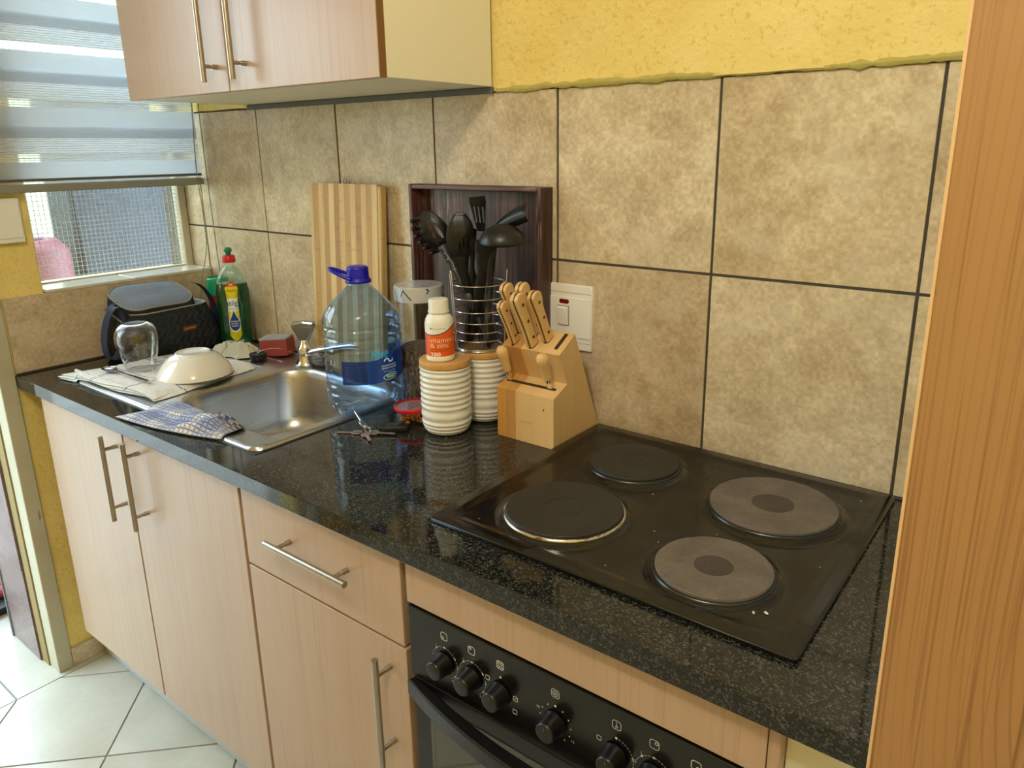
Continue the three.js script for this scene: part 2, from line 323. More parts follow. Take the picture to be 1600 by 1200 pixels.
{ // window in the left wall: thin steel frame, wired ribbed glass
  const w = structure('window_1', 'narrow window with wired ribbed glass behind the blind', 'window');
  const fm = mat({ color: css('#b4ab90'), roughness: 0.5 });
  part('frame', merge([bx(-0.128, -0.092, 1.108, 2.15, 0.002, 0.026, 0.003), bx(-0.128, -0.092, 1.108, 2.15, 0.462, 0.49, 0.003), bx(-0.124, -0.100, 1.108, 1.1165, 0.02, 0.47, 0.002), bx(-0.124, -0.096, 1.615, 1.645, 0.02, 0.47, 0.003), bx(-0.124, -0.096, 2.125, 2.15, 0.02, 0.47, 0.003)]), fm, w, 'cream painted steel window frame');
  const rib = tex(256, 512, (u, v) => 0.75 + 0.25 * Math.sin(u * Math.PI * 2 * 16), { srgb: false, rx: 1 / 0.24, ry: 1 / 0.24 });
  const glass = mat({ color: lin(0.93, 0.96, 0.97), transmission: 1, thickness: 0, ior: 1.5, roughness: 0.24, roughnessMap: rib });
  for (const [y0, y1] of [[1.115, 1.617], [1.643, 2.128]]) part('pane', new THREE.PlaneGeometry(0.44, y1 - y0).rotateY(Math.PI / 2).translate(-0.108, (y0 + y1) / 2, 0.244), glass, w, 'ribbed wired glass pane');
  const wires = [], cell = 0.0126;
  for (let z = 0.03; z < 0.464; z += cell) wires.push(new THREE.BoxGeometry(0.0009, 1.0, 0.0013).translate(-0.1055, 1.622, z));
  for (let y = 1.125; y < 2.126; y += cell) wires.push(new THREE.BoxGeometry(0.0009, 0.0013, 0.44).translate(-0.1055, y, 0.245));
  const wm = part('wire_mesh', merge(wires), mat({ color: css('#dfe2df'), metalness: 0.1, roughness: 0.5 }), w, 'fine square wire grid in the glass'); wm.userData.kind = 'stuff';
  const hd = part('stay', merge([bx(-0.09, -0.07, 1.62, 1.632, 0.2, 0.33, 0.003), bx(-0.088, -0.055, 1.616, 1.65, 0.30, 0.314, 0.003)]), mat({ color: css('#b7b29d'), roughness: 0.5 }), w, 'window stay handle seen through the blind');
}
{ // warm ceiling lamp of the kitchen
  const at = [1.95, RY, 1.50], l = thing('ceiling_lamp', 'round opal glass ceiling lamp giving warm light', 'lamp', at);
  part('base', lathe([[0, -0.001], [0.075, -0.001], [0.075, -0.02], [0.06, -0.03], [0, -0.03]].reverse(), 32), M.white, l);
  part('lamp_globe', new THREE.SphereGeometry(0.085, 32, 20).translate(0, -0.105, 0), mat({ color: css('#fff3df'), emissive: lin(1.0, 0.94, 0.80), emissiveIntensity: 5, roughness: 0.4 }), l, 'glowing opal globe');
  const p = new THREE.PointLight(new THREE.Color(1.0, 0.94, 0.80), 3.2, 0, 2); p.name = 'lamp_light'; p.position.set(0, -0.105, 0); p.castShadow = true; p.shadow.radius = 4.2; l.add(p);
}
{ // door frame and tiled reveal at the end of the left wall
  const d = structure('door_1', 'open doorway with cream painted frame and brown tiled reveal', 'doorway');
  part('frame', merge([mbx(-0.05, 0.012, 0.0, 2.08, 0.589, 0.628, 0.003), mbx(-0.05, 0.012, 0.0, 2.08, 1.47, 1.505, 0.003), mbx(-0.05, 0.012, 2.05, 2.085, 0.59, 1.505, 0.003)]), M.jamb, d, 'cream painted timber door frame, chipped at foot');
  part('stop', merge([mbx(-0.095, -0.05, 0.0, 2.06, 0.60, 0.632, 0.002), mbx(-0.095, -0.05, 0.0, 2.06, 1.465, 1.49, 0.002)]), M.ochre, d, 'ochre timber rebate of the door frame');
  const bt = tex(256, 256, (u, v) => lerp3([0.40, 0.32, 0.315], [0.49, 0.40, 0.385], fbm(u, v, 5, 9, 4)), { rx: 3, ry: 3 }), bm = mat({ map: bt, roughness: 0.24 });
  for (let i = 0; i < 7; i++) part('tile', boxMap(bx(-WT - 0.055, -0.097, i * 0.3 + 0.001, i * 0.3 + 0.299, 0.618, 0.638 + R(-0.0008, 0.0008), 0.0015), R(0, 2), R(0, 2)), bm, d, 'glossy purple brown reveal tile');
  part('edge_strip', mbx(-WT - 0.066, -WT - 0.055, 0, 2.08, 0.615, 0.641, 0.002), mat({ color: css('#6d7478'), metalness: 0.5, roughness: 0.4 }), d, 'grey metal corner strip');
}
{ // yard outside
  const g = structure('ground_yard', 'grey rough concrete ground outside the doorway', 'ground');
  const ct = tex(512, 512, (u, v) => { const a = fbm(u, v, 6, 6, 5), b = fbm(u + .1, v + .3, 90, 90, 2); const t = a * 0.7 + b * 0.3; return lerp3([0.47, 0.46, 0.44], [0.74, 0.73, 0.70], t); }, { rx: 1, ry: 1 });
  part('concrete', mbx(-7, -0.3, -0.2, -0.02, -4, 7, 0), mat({ map: ct, bumpMap: T.plBump, bumpScale: 0.006, roughness: 0.9 }), g);
  const yw = structure('wall_yard', 'pale rendered boundary wall across the yard', 'wall');
  part('render', mbx(-3.4, -3.2, -0.2, 1.9, -4, 7, 0.01), mat({ color: css('#b4b696'), roughness: 0.9 }), yw);
  // dim shapes behind the wired glass
  const dk = thing('metal_locker', 'dark blue grey cupboard outside, blurred through the wired glass', 'cupboard', [-0.86, -0.02, -0.13]);
  const dm = mat({ color: css('#14181f'), roughness: 0.6 });
  part('body', bx(-0.12, 0.08, 0, 1.75, -0.16, 0.20, 0.01), dm, dk); part('door', bx(0.08, 0.1, 0.05, 1.72, -0.15, 0.19, 0.006), mat({ color: css('#1b2431'), roughness: 0.5 }), dk);
  const rd = thing('red_drum', 'faded red plastic drum outside, blurred through the wired glass', 'drum', [-0.80, -0.02, 0.235]);
  part('body', lathe([[0, 0], [0.13, 0], [0.14, 0.02], [0.14, 0.4], [0.148, 0.41], [0.14, 0.42], [0.14, 0.8], [0.148, 0.81], [0.14, 0.82], [0.135, 1.15], [0.1, 1.19], [0, 1.19]]), mat({ color: css('#8a4a55'), roughness: 0.5 }), rd);
  part('lid', lathe([[0, 1.19], [0.06, 1.19], [0.06, 1.215], [0, 1.22]]), mat({ color: css('#d9b9bd'), roughness: 0.5 }), rd);
  // black tray of red fruit by the door
  const tr = thing('black_tray', 'shallow black plastic tray on the concrete outside the doorway', 'tray', [-0.66, -0.02, 0.56]);
  part('base', rrLoft([{ hw: 0.17, hd: 0.13, r: 0.03, y: 0 }, { hw: 0.19, hd: 0.15, r: 0.03, y: 0.035 }, { hw: 0.183, hd: 0.143, r: 0.03, y: 0.035 }, { hw: 0.165, hd: 0.125, r: 0.03, y: 0.006 }], { capStart: true, capEnd: true }), M.blackMat, tr);
  [[-0.07, 0.03, '#b5353c'], [-0.02, 0.05, '#d07a80'], [0.03, 0.06, '#c9525a'], [0.0, 0.0, '#a3262f'], [0.06, 0.02, '#8d2a35']].forEach(([x, z, c], i) => {
    const a = thing('tomato', ['dull red fruit at the tray edge away from the door', 'pale pink fruit between two darker ones in the tray', 'pinkish red fruit touching the pale one in the tray', 'deep red fruit in the middle of the tray', 'dark maroon fruit beside the pinkish red one'][i], 'fruit', [-0.66 + x, -0.013, 0.56 + z], i, 'red fruit in the tray outside');
    part('flesh', lathe([[0, 0.002], [0.012, 0], [0.022, 0.008], [0.026, 0.02], [0.022, 0.034], [0.01, 0.041], [0.003, 0.039], [0, 0.037]], 20), mat({ color: css(c), roughness: 0.3 }), a); part('stem', rod([0, 0.036, 0], [0.002, 0.044, 0], 0.0016, 0.001, 6), mat({ color: css('#3f5a26'), roughness: 0.7 }), a);
  });
  const bk = thing('storage_crate', 'white plastic crate on the ground outside the doorway', 'crate', [-1.22, -0.02, 0.42]);
  part('body', rrLoft([{ hw: 0.13, hd: 0.16, r: 0.02, y: 0 }, { hw: 0.15, hd: 0.18, r: 0.02, y: 0.2 }, { hw: 0.155, hd: 0.185, r: 0.02, y: 0.21 }, { hw: 0.14, hd: 0.17, r: 0.02, y: 0.21 }, { hw: 0.12, hd: 0.15, r: 0.02, y: 0.01 }], { capStart: true, capEnd: true }), mat({ color: css('#dfe6ea'), roughness: 0.4 }), bk);
}

// ------------------------------------------------------------------ fitted furniture
const DF = 0.571, CF = 0.589;                               // front faces of doors and worktop
function barHandle(parent, a, b, out, post = 0.032, r = 0.0058) {      // bar between a and b, posts reach back along -z
  const A = V(...a), B = V(...b), h = new THREE.Group(); h.name = 'handle'; h.userData.label = 'brushed steel bar handle'; parent.add(h);
  const d = B.clone().sub(A).normalize(), p0 = A.clone().addScaledVector(d, post), p1 = B.clone().addScaledVector(d, -post);
  part('bar', rod(a, b, r, r, 20), M.brushed, h);
  for (const p of [p0, p1]) part('post', merge([rod([p.x, p.y, p.z - 0.002], [p.x, p.y, p.z - out], r * 0.72, r * 0.72, 14), rod([p.x, p.y, p.z - out + 0.012], [p.x, p.y, p.z - out - 0.001], r * 0.9, r * 0.9, 14)]), M.brushed, h);
}
let wo = 0; const front = (x0, x1, y0, y1, z1 = DF, m = M.front) => { wo += 0.37; return [boxMap(bx(x0, x1, y0, y1, z1 - 0.017, z1, 0.0016), wo, wo * 0.7), m]; };
{ // cabinet under the sink
  const c = thing('sink_cabinet', 'beech laminate base cabinet with two doors below the sink', 'cabinet');
  const DZ = DF - 0.018;
  part('body', merge([mbx(0.104, 0.12, 0.15, 0.865, 0.02, DZ, 0), mbx(0.99, 1.0055, 0.15, 0.865, 0.02, DZ, 0), mbx(0.12, 0.99, 0.15, 0.166, 0.02, DZ, 0), mbx(0.535, 0.557, 0.166, 0.865, 0.45, DZ, 0), mbx(0.12, 0.99, 0.83, 0.865, 0.45, DZ, 0)]), M.carcassEdge, c, 'brown carcass edges in the gaps');
  const d1 = part('door', ...front(0.103, 0.5418, 0.152, 0.858), c); barHandle(d1, [0.508, 0.848, 0.603], [0.508, 0.640, 0.603], 0.031);
  const d2 = part('door', ...front(0.5480, 1.0015, 0.152, 0.858), c); barHandle(d2, [0.614, 0.857, 0.603], [0.614, 0.648, 0.603], 0.031);
}
{
  const c = thing('drawer_cabinet', 'beech laminate base cabinet with drawer over door beside the oven', 'cabinet'), DZ = DF - 0.018;
  part('body', merge([mbx(1.0062, 1.022, 0.15, 0.865, 0.02, DZ, 0), mbx(1.432, 1.4485, 0.15, 0.865, 0.02, DZ, 0), mbx(1.022, 1.432, 0.15, 0.166, 0.02, DZ, 0), mbx(1.022, 1.432, 0.68, 0.705, 0.3, DZ, 0), mbx(1.022, 1.432, 0.85, 0.865, 0.3, DZ, 0), mbx(1.022, 1.432, 0.166, 0.85, 0.02, 0.03, 0)]), M.carcassEdge, c, 'brown carcass edges in the gaps');
  const d1 = part('drawer', ...front(1.0105, 1.4415, 0.6965, 0.858), c); barHandle(d1, [1.124, 0.789, 0.603], [1.344, 0.789, 0.603], 0.031);
  const d2 = part('door', ...front(1.0105, 1.4445, 0.152, 0.6915), c); barHandle(d2, [1.404, 0.675, 0.603], [1.404, 0.465, 0.603], 0.031);
}
{ // plinth under the units
  solo('kick_board', mbx(0.012, 2.03, 0.0, 0.148, 0.485, 0.5, 0.001), mat({ color: css('#b9bfc2'), roughness: 0.35 }), 'grey white plinth board under the base cabinets', 'plinth');
}
{ // oven housing: filler above the oven, side, white end panel
  const c = thing('oven_housing', 'beech strip above the oven with white end panel under worktop', 'cabinet'), DZ = DF - 0.018;
  part('filler_panel', boxMap(bx(1.4525, 2.019, 0.7845, 0.8655, DF - 0.0185, DF - 0.001, 0.0012), 2.31, 0.4), M.front, c, 'beech laminate strip above the oven');
  part('edge_panel', boxMap(bx(2.020, 2.034, 0.152, 0.8655, 0.02, DF - 0.002, 0.001), 0.2, 1.1), M.front, c, 'narrow beech side edge');
  part('end_panel', mbx(2.0345, 2.122, 0.002, 0.8655, 0.535, 0.55, 0.001), M.melamine, c, 'white melamine end panel');
  part('side', mbx(1.4492, 1.456, 0.15, 0.865, 0.02, 0.54, 0), M.carcassEdge, c);
}
{ // oven
  const o = thing('built_in_oven', 'black built-in oven with knobs under the hob', 'oven');
  const x0 = 1.4575, x1 = 2.0185;
  part('body', mbx(x0 + 0.004, x1 - 0.004, 0.19, 0.78, 0.05, 0.552, 0), M.blackMat, o);
  const panelTex = canvasTex(2048, 448, (g, w, h) => {
    g.fillStyle = '#0c0c0c'; g.fillRect(0, 0, w, h);
    for (let i = 0; i < 2600; i++) { const a = rnd() * 0.10; g.fillStyle = `rgba(150,150,140,${a})`; g.fillRect(rnd() * w, rnd() * h, 1.5 + rnd() * 2, 1.5 + rnd() * 2); }
    const X = x => (x - x0) / (x1 - x0) * w, Y = y => (1 - (y - 0.6565) / (0.7825 - 0.6565)) * h, K = w / (x1 - x0);
    g.strokeStyle = g.fillStyle = '#c9c9c3'; g.lineWidth = 4;
    const box = (x, y, s, r = 0.28) => { g.beginPath(); g.roundRect(x - s / 2, y - s / 2, s, s, s * r); g.stroke(); };
    const ring = (x, y, r) => { g.beginPath(); g.arc(x, y, r, 0, 7); g.stroke(); };
    const XS = [1.533, 1.588, 1.642, 1.7375, 1.8325, 1.886, 1.941], YK = 0.7115;
    XS.forEach((x, i) => {
      const cx = X(x), cy = Y(0.7575), s = 0.0125 * K; box(cx, cy, s);
      if (i === 0) ring(cx - s * .2, cy + s * .2, s * .16); if (i === 1) ring(cx - s * .2, cy - s * .25, s * .15);
      if (i === 2) { for (const [a, b] of [[-1, -1], [1, -1], [-1, 1], [1, 1]]) ring(cx + a * s * .22, cy + b * s * .22, s * .14); }
      if (i === 3) { ring(cx, cy, s * .32); ring(cx, cy, s * .12); } if (i === 4) { g.beginPath(); g.moveTo(cx, cy - s * .35); g.lineTo(cx, cy + s * .1); g.stroke(); ring(cx, cy + s * .2, s * .12); }
      if (i === 5) ring(cx + s * .22, cy - s * .2, s * .16); if (i === 6) ring(cx + s * .2, cy + s * .2, s * .16);
      const kx = X(x), ky = Y(YK), rr = 0.0255 * K;
      const tick = (a, r = 4) => { g.beginPath(); g.arc(kx + rr * Math.sin(a), ky - rr * Math.cos(a), r, 0, 7); g.fill(); };
      if ([0, 1, 5, 6].includes(i)) { g.lineWidth = 3; g.setLineDash([10, 7]); g.beginPath(); g.arc(kx, ky, rr, -Math.PI * 0.95, Math.PI * 0.35); g.stroke(); g.setLineDash([]); g.lineWidth = 4; for (const a of [0, 0.95, 2.2, -0.7]) tick(a, 6); g.font = '20px sans-serif'; g.fillText('1', kx - rr * 0.75, ky - rr * 0.85); g.fillText('6', kx + rr * 0.98, ky + 2); g.fillText('4', kx + rr * 0.5, ky + rr * 1.05); }
      else if (i === 2) { tick(0, 7); box(kx - rr * 0.95, ky - rr * .55, s * .55, .15); box(kx + rr * 1.05, ky - rr * .1, s * .6, .3); box(kx + rr * 1.0, ky + rr * .75, s * .55, .15); g.lineWidth = 3; g.beginPath(); g.moveTo(kx + rr * 0.95, ky - rr * .02); g.lineTo(kx + rr * 1.15, ky - rr * .2); g.stroke(); }
      else if (i === 3) { tick(0, 7); for (let a = -2; a < 3; a += 0.5) tick(a, 4); g.font = '20px sans-serif'; g.fillText('90', kx - rr * 1.25, ky - rr * .35); g.fillText('15', kx + rr * 1.0, ky + rr * .7); }
      else { tick(0, 7); box(kx - rr * 1.0, ky - rr * .5, s * .5, .15); g.lineWidth = 3; g.setLineDash([9, 7]); g.beginPath(); g.arc(kx, ky, rr, -Math.PI * 0.45, Math.PI * 0.6); g.stroke(); g.setLineDash([]); g.font = '18px sans-serif'; g.fillText('50', kx + rr * .9, ky - rr * .2); g.fillText('250', kx + rr * .5, ky + rr * 1.1); }
    });
  });
  const pg = bx(x0, x1, 0.6565, 0.7825, 0.555, 0.5735, 0.0015).toNonIndexed(); { const p = pg.attributes.position, uv = new Float32Array(p.count * 2); for (let i = 0; i < p.count; i++) { uv[2 * i] = (p.getX(i) - x0) / (x1 - x0); uv[2 * i + 1] = (p.getY(i) - 0.6565) / 0.126; } pg.setAttribute('uv', new THREE.BufferAttribute(uv, 2)); }
  part('control_panel', pg, mat({ map: panelTex, roughness: 0.22 }), o, 'black control panel with pale symbols');
  const kp = [[0, 0], [0.0185, 0], [0.0185, 0.004], [0.0168, 0.006], [0.0150, 0.024], [0.0140, 0.0265], [0.0125, 0.0275], [0, 0.0278]];
  for (const x of [1.533, 1.588, 1.642, 1.7375, 1.8325, 1.886, 1.941]) {
    const g = new THREE.Group(); g.name = 'knob'; g.userData.label = 'black round knob'; o.add(g); g.position.set(x, 0.7115, 0.5735); g.rotation.x = Math.PI / 2;
    part('cap', lathe(kp, 32), M.black, g); part('pointer', bx(-0.0006, 0.0006, 0.0276, 0.0281, -0.011, -0.005, 0.0002), mat({ color: css('#55554f'), roughness: 0.5 }), g);
  }
  // door with window and bowed handle
  const d = part('door', mbx(x0, x1, 0.19, 0.651, 0.553, 0.57, 0.002), M.black, o, 'black oven door');
  part('glass', mbx(x0 + 0.035, x1 - 0.035, 0.24, 0.622, 0.5695, 0.5715, 0.0008), mat({ color: css('#34332c'), roughness: 0.08, clearcoat: 1, clearcoatRoughness: 0.03 }), d, 'smoked oven door glass');
  const pts = [], xm = (x0 + x1) / 2, hw = (x1 - x0) / 2;
  for (let i = 0; i <= 30; i++) { const t = -1 + i / 15; pts.push([xm + t * hw, 0.012 + 0.043 * (1 - t * t)]); }
  for (let i = 30; i >= 0; i--) { const t = -1 + i / 15; pts.push([xm + t * hw * 0.985, Math.max(-0.001, -0.004 + 0.036 * (1 - t * t * 1.04))]); }
  const hg = plate(pts, 0.03, 0.003); hg.rotateX(Math.PI / 2); hg.translate(0, 0.652, 0.5715);
  const h = part('handle', hg, M.black, d, 'bowed black handle across the oven door');
  part('vent_strip', mbx(x0 + 0.01, x1 - 0.01, 0.6515, 0.6565, 0.552, 0.566, 0), M.blackMat, o);
}
const SINK = { x0: 0.20, x1: 0.992, z0: 0.028, z1: 0.520, bx0: 0.555, bx1: 0.958, bz0: 0.105, bz1: 0.452 };
{ // worktop with a hole for the sink
  const x1 = 2.123, z0 = 0.001, z1 = CF;
  const s = new THREE.Shape(); s.moveTo(0.007, -z0); s.lineTo(x1, -z0); s.lineTo(x1, -z1); s.lineTo(0.007, -z1); s.closePath();
  const hp = new THREE.Path(); const a = SINK.x0 + 0.03, b = SINK.x1 - 0.022, c = SINK.z0 + 0.03, d = SINK.z1 - 0.03; hp.moveTo(a, -c); hp.lineTo(a, -d); hp.lineTo(b, -d); hp.lineTo(b, -c); hp.closePath(); s.holes.push(hp);
  const g = new THREE.ExtrudeGeometry(s, { depth: 0.033 - 0.003, bevelEnabled: true, bevelThickness: 0.0015, bevelSize: 0.0015, bevelOffset: -0.0015, bevelSegments: 2 });
  g.rotateX(-Math.PI / 2); g.translate(0, TOP - 0.0315, 0);
  const w = solo('worktop', boxMap(g), M.granite, 'polished dark speckled granite worktop with straight edge', 'worktop');
  part('seal', merge([rod([0.007, TOP + 0.0005, 0.004], [2.12, TOP + 0.0005, 0.004], 0.004, 0.004, 8), rod([0.011, TOP + 0.0005, 0.0], [0.011, TOP + 0.0005, 0.585], 0.0045, 0.0045, 8)]), M.silicone, w, 'dark sealant line along the wall');
}
{ // upper cabinet
  const c = thing('wall_cabinet', 'beech fronted wall cabinet with cream side and bar handles', 'cabinet'), y0 = 1.5875, y1 = 2.3, x0 = 0.287, x1 = 1.186, zf = 0.319;
  part('side_panel', mbx(x1 - 0.016, x1, y0 + 0.001, y1, 0.012, zf - 0.018, 0.001), M.melamine, c, 'cream melamine side panel');
  part('side_panel', mbx(x0, x0 + 0.016, y0 + 0.001, y1, 0.012, zf - 0.018, 0.001), M.melamine, c);
  part('bottom_panel', mbx(x0 + 0.016, x1 - 0.016, y0 + 0.001, y0 + 0.017, 0.012, zf - 0.018, 0.001), M.melamine, c, 'pale underside panel');
  part('back_panel', mbx(x0 + 0.016, x1 - 0.016, y0 + 0.017, y1, 0.012, 0.018, 0), M.melamine, c);
  part('top_panel', mbx(x0 + 0.016, x1 - 0.016, y1 - 0.016, y1, 0.018, zf - 0.018, 0), M.melamine, c);
  for (const [a, b, hx] of [[x0, 0.7215, 0.684], [0.7245, x1 + 0.0, 0.790]]) {
    const d = part('door', ...front(a, b, y0, y1, zf), c); barHandle(d, [hx, 1.606, 0.352], [hx, 1.826, 0.352], 0.032);
    if (b > 1) part('edge_band', mbx(b - 0.0005, b + 0.0012, y0 + 0.001, y1, zf - 0.0165, zf - 0.0008, 0.0004), M.carcassEdge, d, 'brown edge band of the door');
  }
  part('hanging_rail', mbx(x0 + 0.02, x1 + 0.0, y0 - 0.012, y0 + 0.0005, 0.002, 0.012, 0.002), mat({ color: css('#5e5f5c'), roughness: 0.7 }), c, 'grey strip along the wall under the cabinet');
}
{ // tall cupboard at the right end
  const c = thing('tall_cupboard', 'tall honey brown wood grain cupboard at the end of the worktop', 'cupboard'), x0 = 2.1262, x1 = 2.70, zf = 0.619;
  part('carcass', mbx(x0 + 0.001, x1, 0.0, 2.3, 0.012, zf - 0.019, 0.001), M.melamine, c, 'white melamine carcass');
  const d = part('door', boxMap(bx(x0, x1, 0.1, 2.3, zf - 0.018, zf, 0.0012), -x0 + 0.03, -0.55), M.tall, c, 'honey brown wood grain door');
  part('edge_band', mbx(x0 - 0.0006, x0 + 0.0022, 0.1, 2.3, zf - 0.0175, zf + 0.0009, 0.0006), M.edgeBand, d, 'pale edge band');
}

// ------------------------------------------------------------------ hob
{
  const h = thing('electric_hob', 'black enamel electric hob with four solid plates', 'hob');
  const X0 = 1.4525, X1 = 2.0275, Z0 = 0.013, Z1 = 0.515, cx = (X0 + X1) / 2, cz = (Z0 + Z1) / 2, hw = (X1 - X0) / 2, hd = (Z1 - Z0) / 2;
  const dirt = (u, v) => { // smears, dust and dried spots on the enamel
    const a = fbm(u, v, 4, 4, 5), b = fbm(u + .4, v + .1, 30, 30, 3), d = vnoise(u * 400, v * 400, 400, 400), sm = fbm(u + .2, v + .7, 6, 18, 4);
    let c = lerp3([0.055, 0.053, 0.050], [0.085, 0.083, 0.076], smooth(0.45, 0.7, a));
    c = lerp3(c, [0.24, 0.23, 0.21], 0.35 * smooth(0.60, 0.75, b * 0.5 + a * 0.5) + 0.25 * smooth(0.62, 0.78, sm));
    if (d > 0.985 && a > 0.42) c = lerp3(c, [0.55, 0.54, 0.50], 0.5);
    return c;
  };
  const enamel = mat({ map: tex(1024, 1024, dirt, { rx: 1 / 0.6, ry: 1 / 0.6 }), roughness: 1, roughnessMap: tex(512, 512, (u, v) => clamp(0.07 + 0.32 * smooth(0.42, 0.72, fbm(u, v, 5, 5, 5)) + 0.14 * fbm(u + .3, v, 40, 40, 2)), { srgb: false, rx: 1 / 0.6, ry: 1 / 0.6 }) });
  const S = (i, y, r) => ({ x: cx, z: cz, hw: hw - i, hd: hd - i, r, y });
  part('top_plate', rrLoft([S(0.004, TOP, 0.004), S(0, TOP + 0.002, 0.006), S(0, TOP + 0.006, 0.006), S(0.0015, TOP + 0.0078, 0.006), S(0.004, TOP + 0.0085, 0.006), S(0.016, TOP + 0.0080, 0.010), S(0.020, TOP + 0.0092, 0.014), S(0.024, TOP + 0.0088, 0.018), S(0.032, TOP + 0.0056, 0.025), S(0.038, TOP + 0.0052, 0.028), S(0.2, TOP + 0.0052, 0.03)], { n: 5, capStart: true, capEnd: true }), enamel, h, 'black enamelled steel tray');
  const iron = (a, b, k) => tex(512, 512, (u, v) => { const n = fbm(u, v, 7, 7, 5), s = fbm(u + .6, v + .2, 70, 70, 2), sp = vnoise(u * 160, v * 160, 160, 160); let c = lerp3(a, b, clamp(n * 0.8 + s * 0.35 - 0.1)); if (sp > 0.975 && n > 0.5) c = lerp3(c, [0.65, 0.64, 0.62], k); return c; }, { rx: 1 / 0.25, ry: 1 / 0.25 });
  const cleanM = mat({ map: iron([0.15, 0.145, 0.135], [0.20, 0.195, 0.18], 0), roughness: 0.5, metalness: 0.2 }), wornM = mat({ map: iron([0.32, 0.29, 0.265], [0.48, 0.44, 0.40], 0.6), roughness: 0.62, metalness: 0.1 });
  const centreM = mat({ map: iron([0.23, 0.20, 0.185], [0.33, 0.285, 0.265], 0.3), roughness: 0.6, metalness: 0.1 }), ringM = mat({ color: lin(0.07, 0.075, 0.085), metalness: 1, roughness: 0.28 }), brightM = mat({ map: tex(512, 64, (u, v) => { const a = fbm(u, v, 30, 4, 4); return lerp3([0.86, 0.85, 0.82], [0.42, 0.27, 0.14], smooth(0.54, 0.72, a)); }), metalness: 1, roughness: 0.22 });
  for (const [x, z, r, m, rim] of [[1.620, 0.380, 0.0925, cleanM, brightM], [1.622, 0.157, 0.0785, cleanM, ringM], [1.880, 0.175, 0.0965, wornM, ringM], [1.879, 0.402, 0.0780, wornM, ringM]]) {
    const g = new THREE.Group(); g.name = 'hotplate'; g.position.set(x, TOP + 0.0052, z); h.add(g);
    g.userData.label = m === wornM ? 'grey worn cast iron hotplate' : rim === brightM ? 'dark cast iron hotplate with bright rim' : 'small dark cast iron hotplate';
    const lip = [[r + 0.019, 0], [r + 0.013, 0.0012], [r + 0.008, 0.0040], [r + 0.0055, 0.0056]];
    part('collar', lathe([...lip, [r + 0.003, 0.0050]], 64), enamel, g, 'raised enamel collar');
    part('rim', lathe([[r + 0.0052, 0.0045], [r + 0.0048, 0.0072], [r + 0.003, 0.0090], [r + 0.0005, 0.0090], [r - 0.001, 0.0075]], 64), rim, g, rim === brightM ? 'bright steel rim with rust' : 'dark steel rim');
    part('plate', boxMap(lathe([[r + 0.0008, 0.004], [r + 0.0008, 0.0118], [r - 0.0008, 0.0135], [r * 0.7, 0.0137], [r * 0.345, 0.0137], [r * 0.335, 0.0125]], 64), R(0, 1), R(0, 1)), m, g);
    part('centre', boxMap(lathe([[r * 0.34, 0.0122], [r * 0.30, 0.0130], [r * 0.12, 0.0130], [r * 0.10, 0.0126], [0, 0.0126]], 48), R(0, 1), R(0, 1)), m === wornM ? centreM : cleanM, g, 'sunken centre disc');
  }
  const crumb = mat({ color: css('#cfccbf'), roughness: 0.8 });
  for (const [x, z, s] of [[1.955, 0.455, 2.2], [1.968, 0.447, 2.6], [1.70, 0.235, 1.2], [1.985, 0.06, 1.3], [1.76, 0.345, 1], [1.78, 0.37, 0.9], [1.84, 0.30, 0.8], [1.99, 0.30, 0.9], [1.52, 0.47, 0.8], [1.69, 0.44, 0.8], [1.75, 0.47, 0.9]]) {
    const g = new THREE.IcosahedronGeometry(0.001 * s, 1); g.scale(1.4, 0.5, 0.8); g.rotateY(R(0, 3)); g.translate(x, TOP + 0.0052 + 0.0004 * s, z); part('crumb', g, crumb, h, 'small pale food crumb');
  }
}
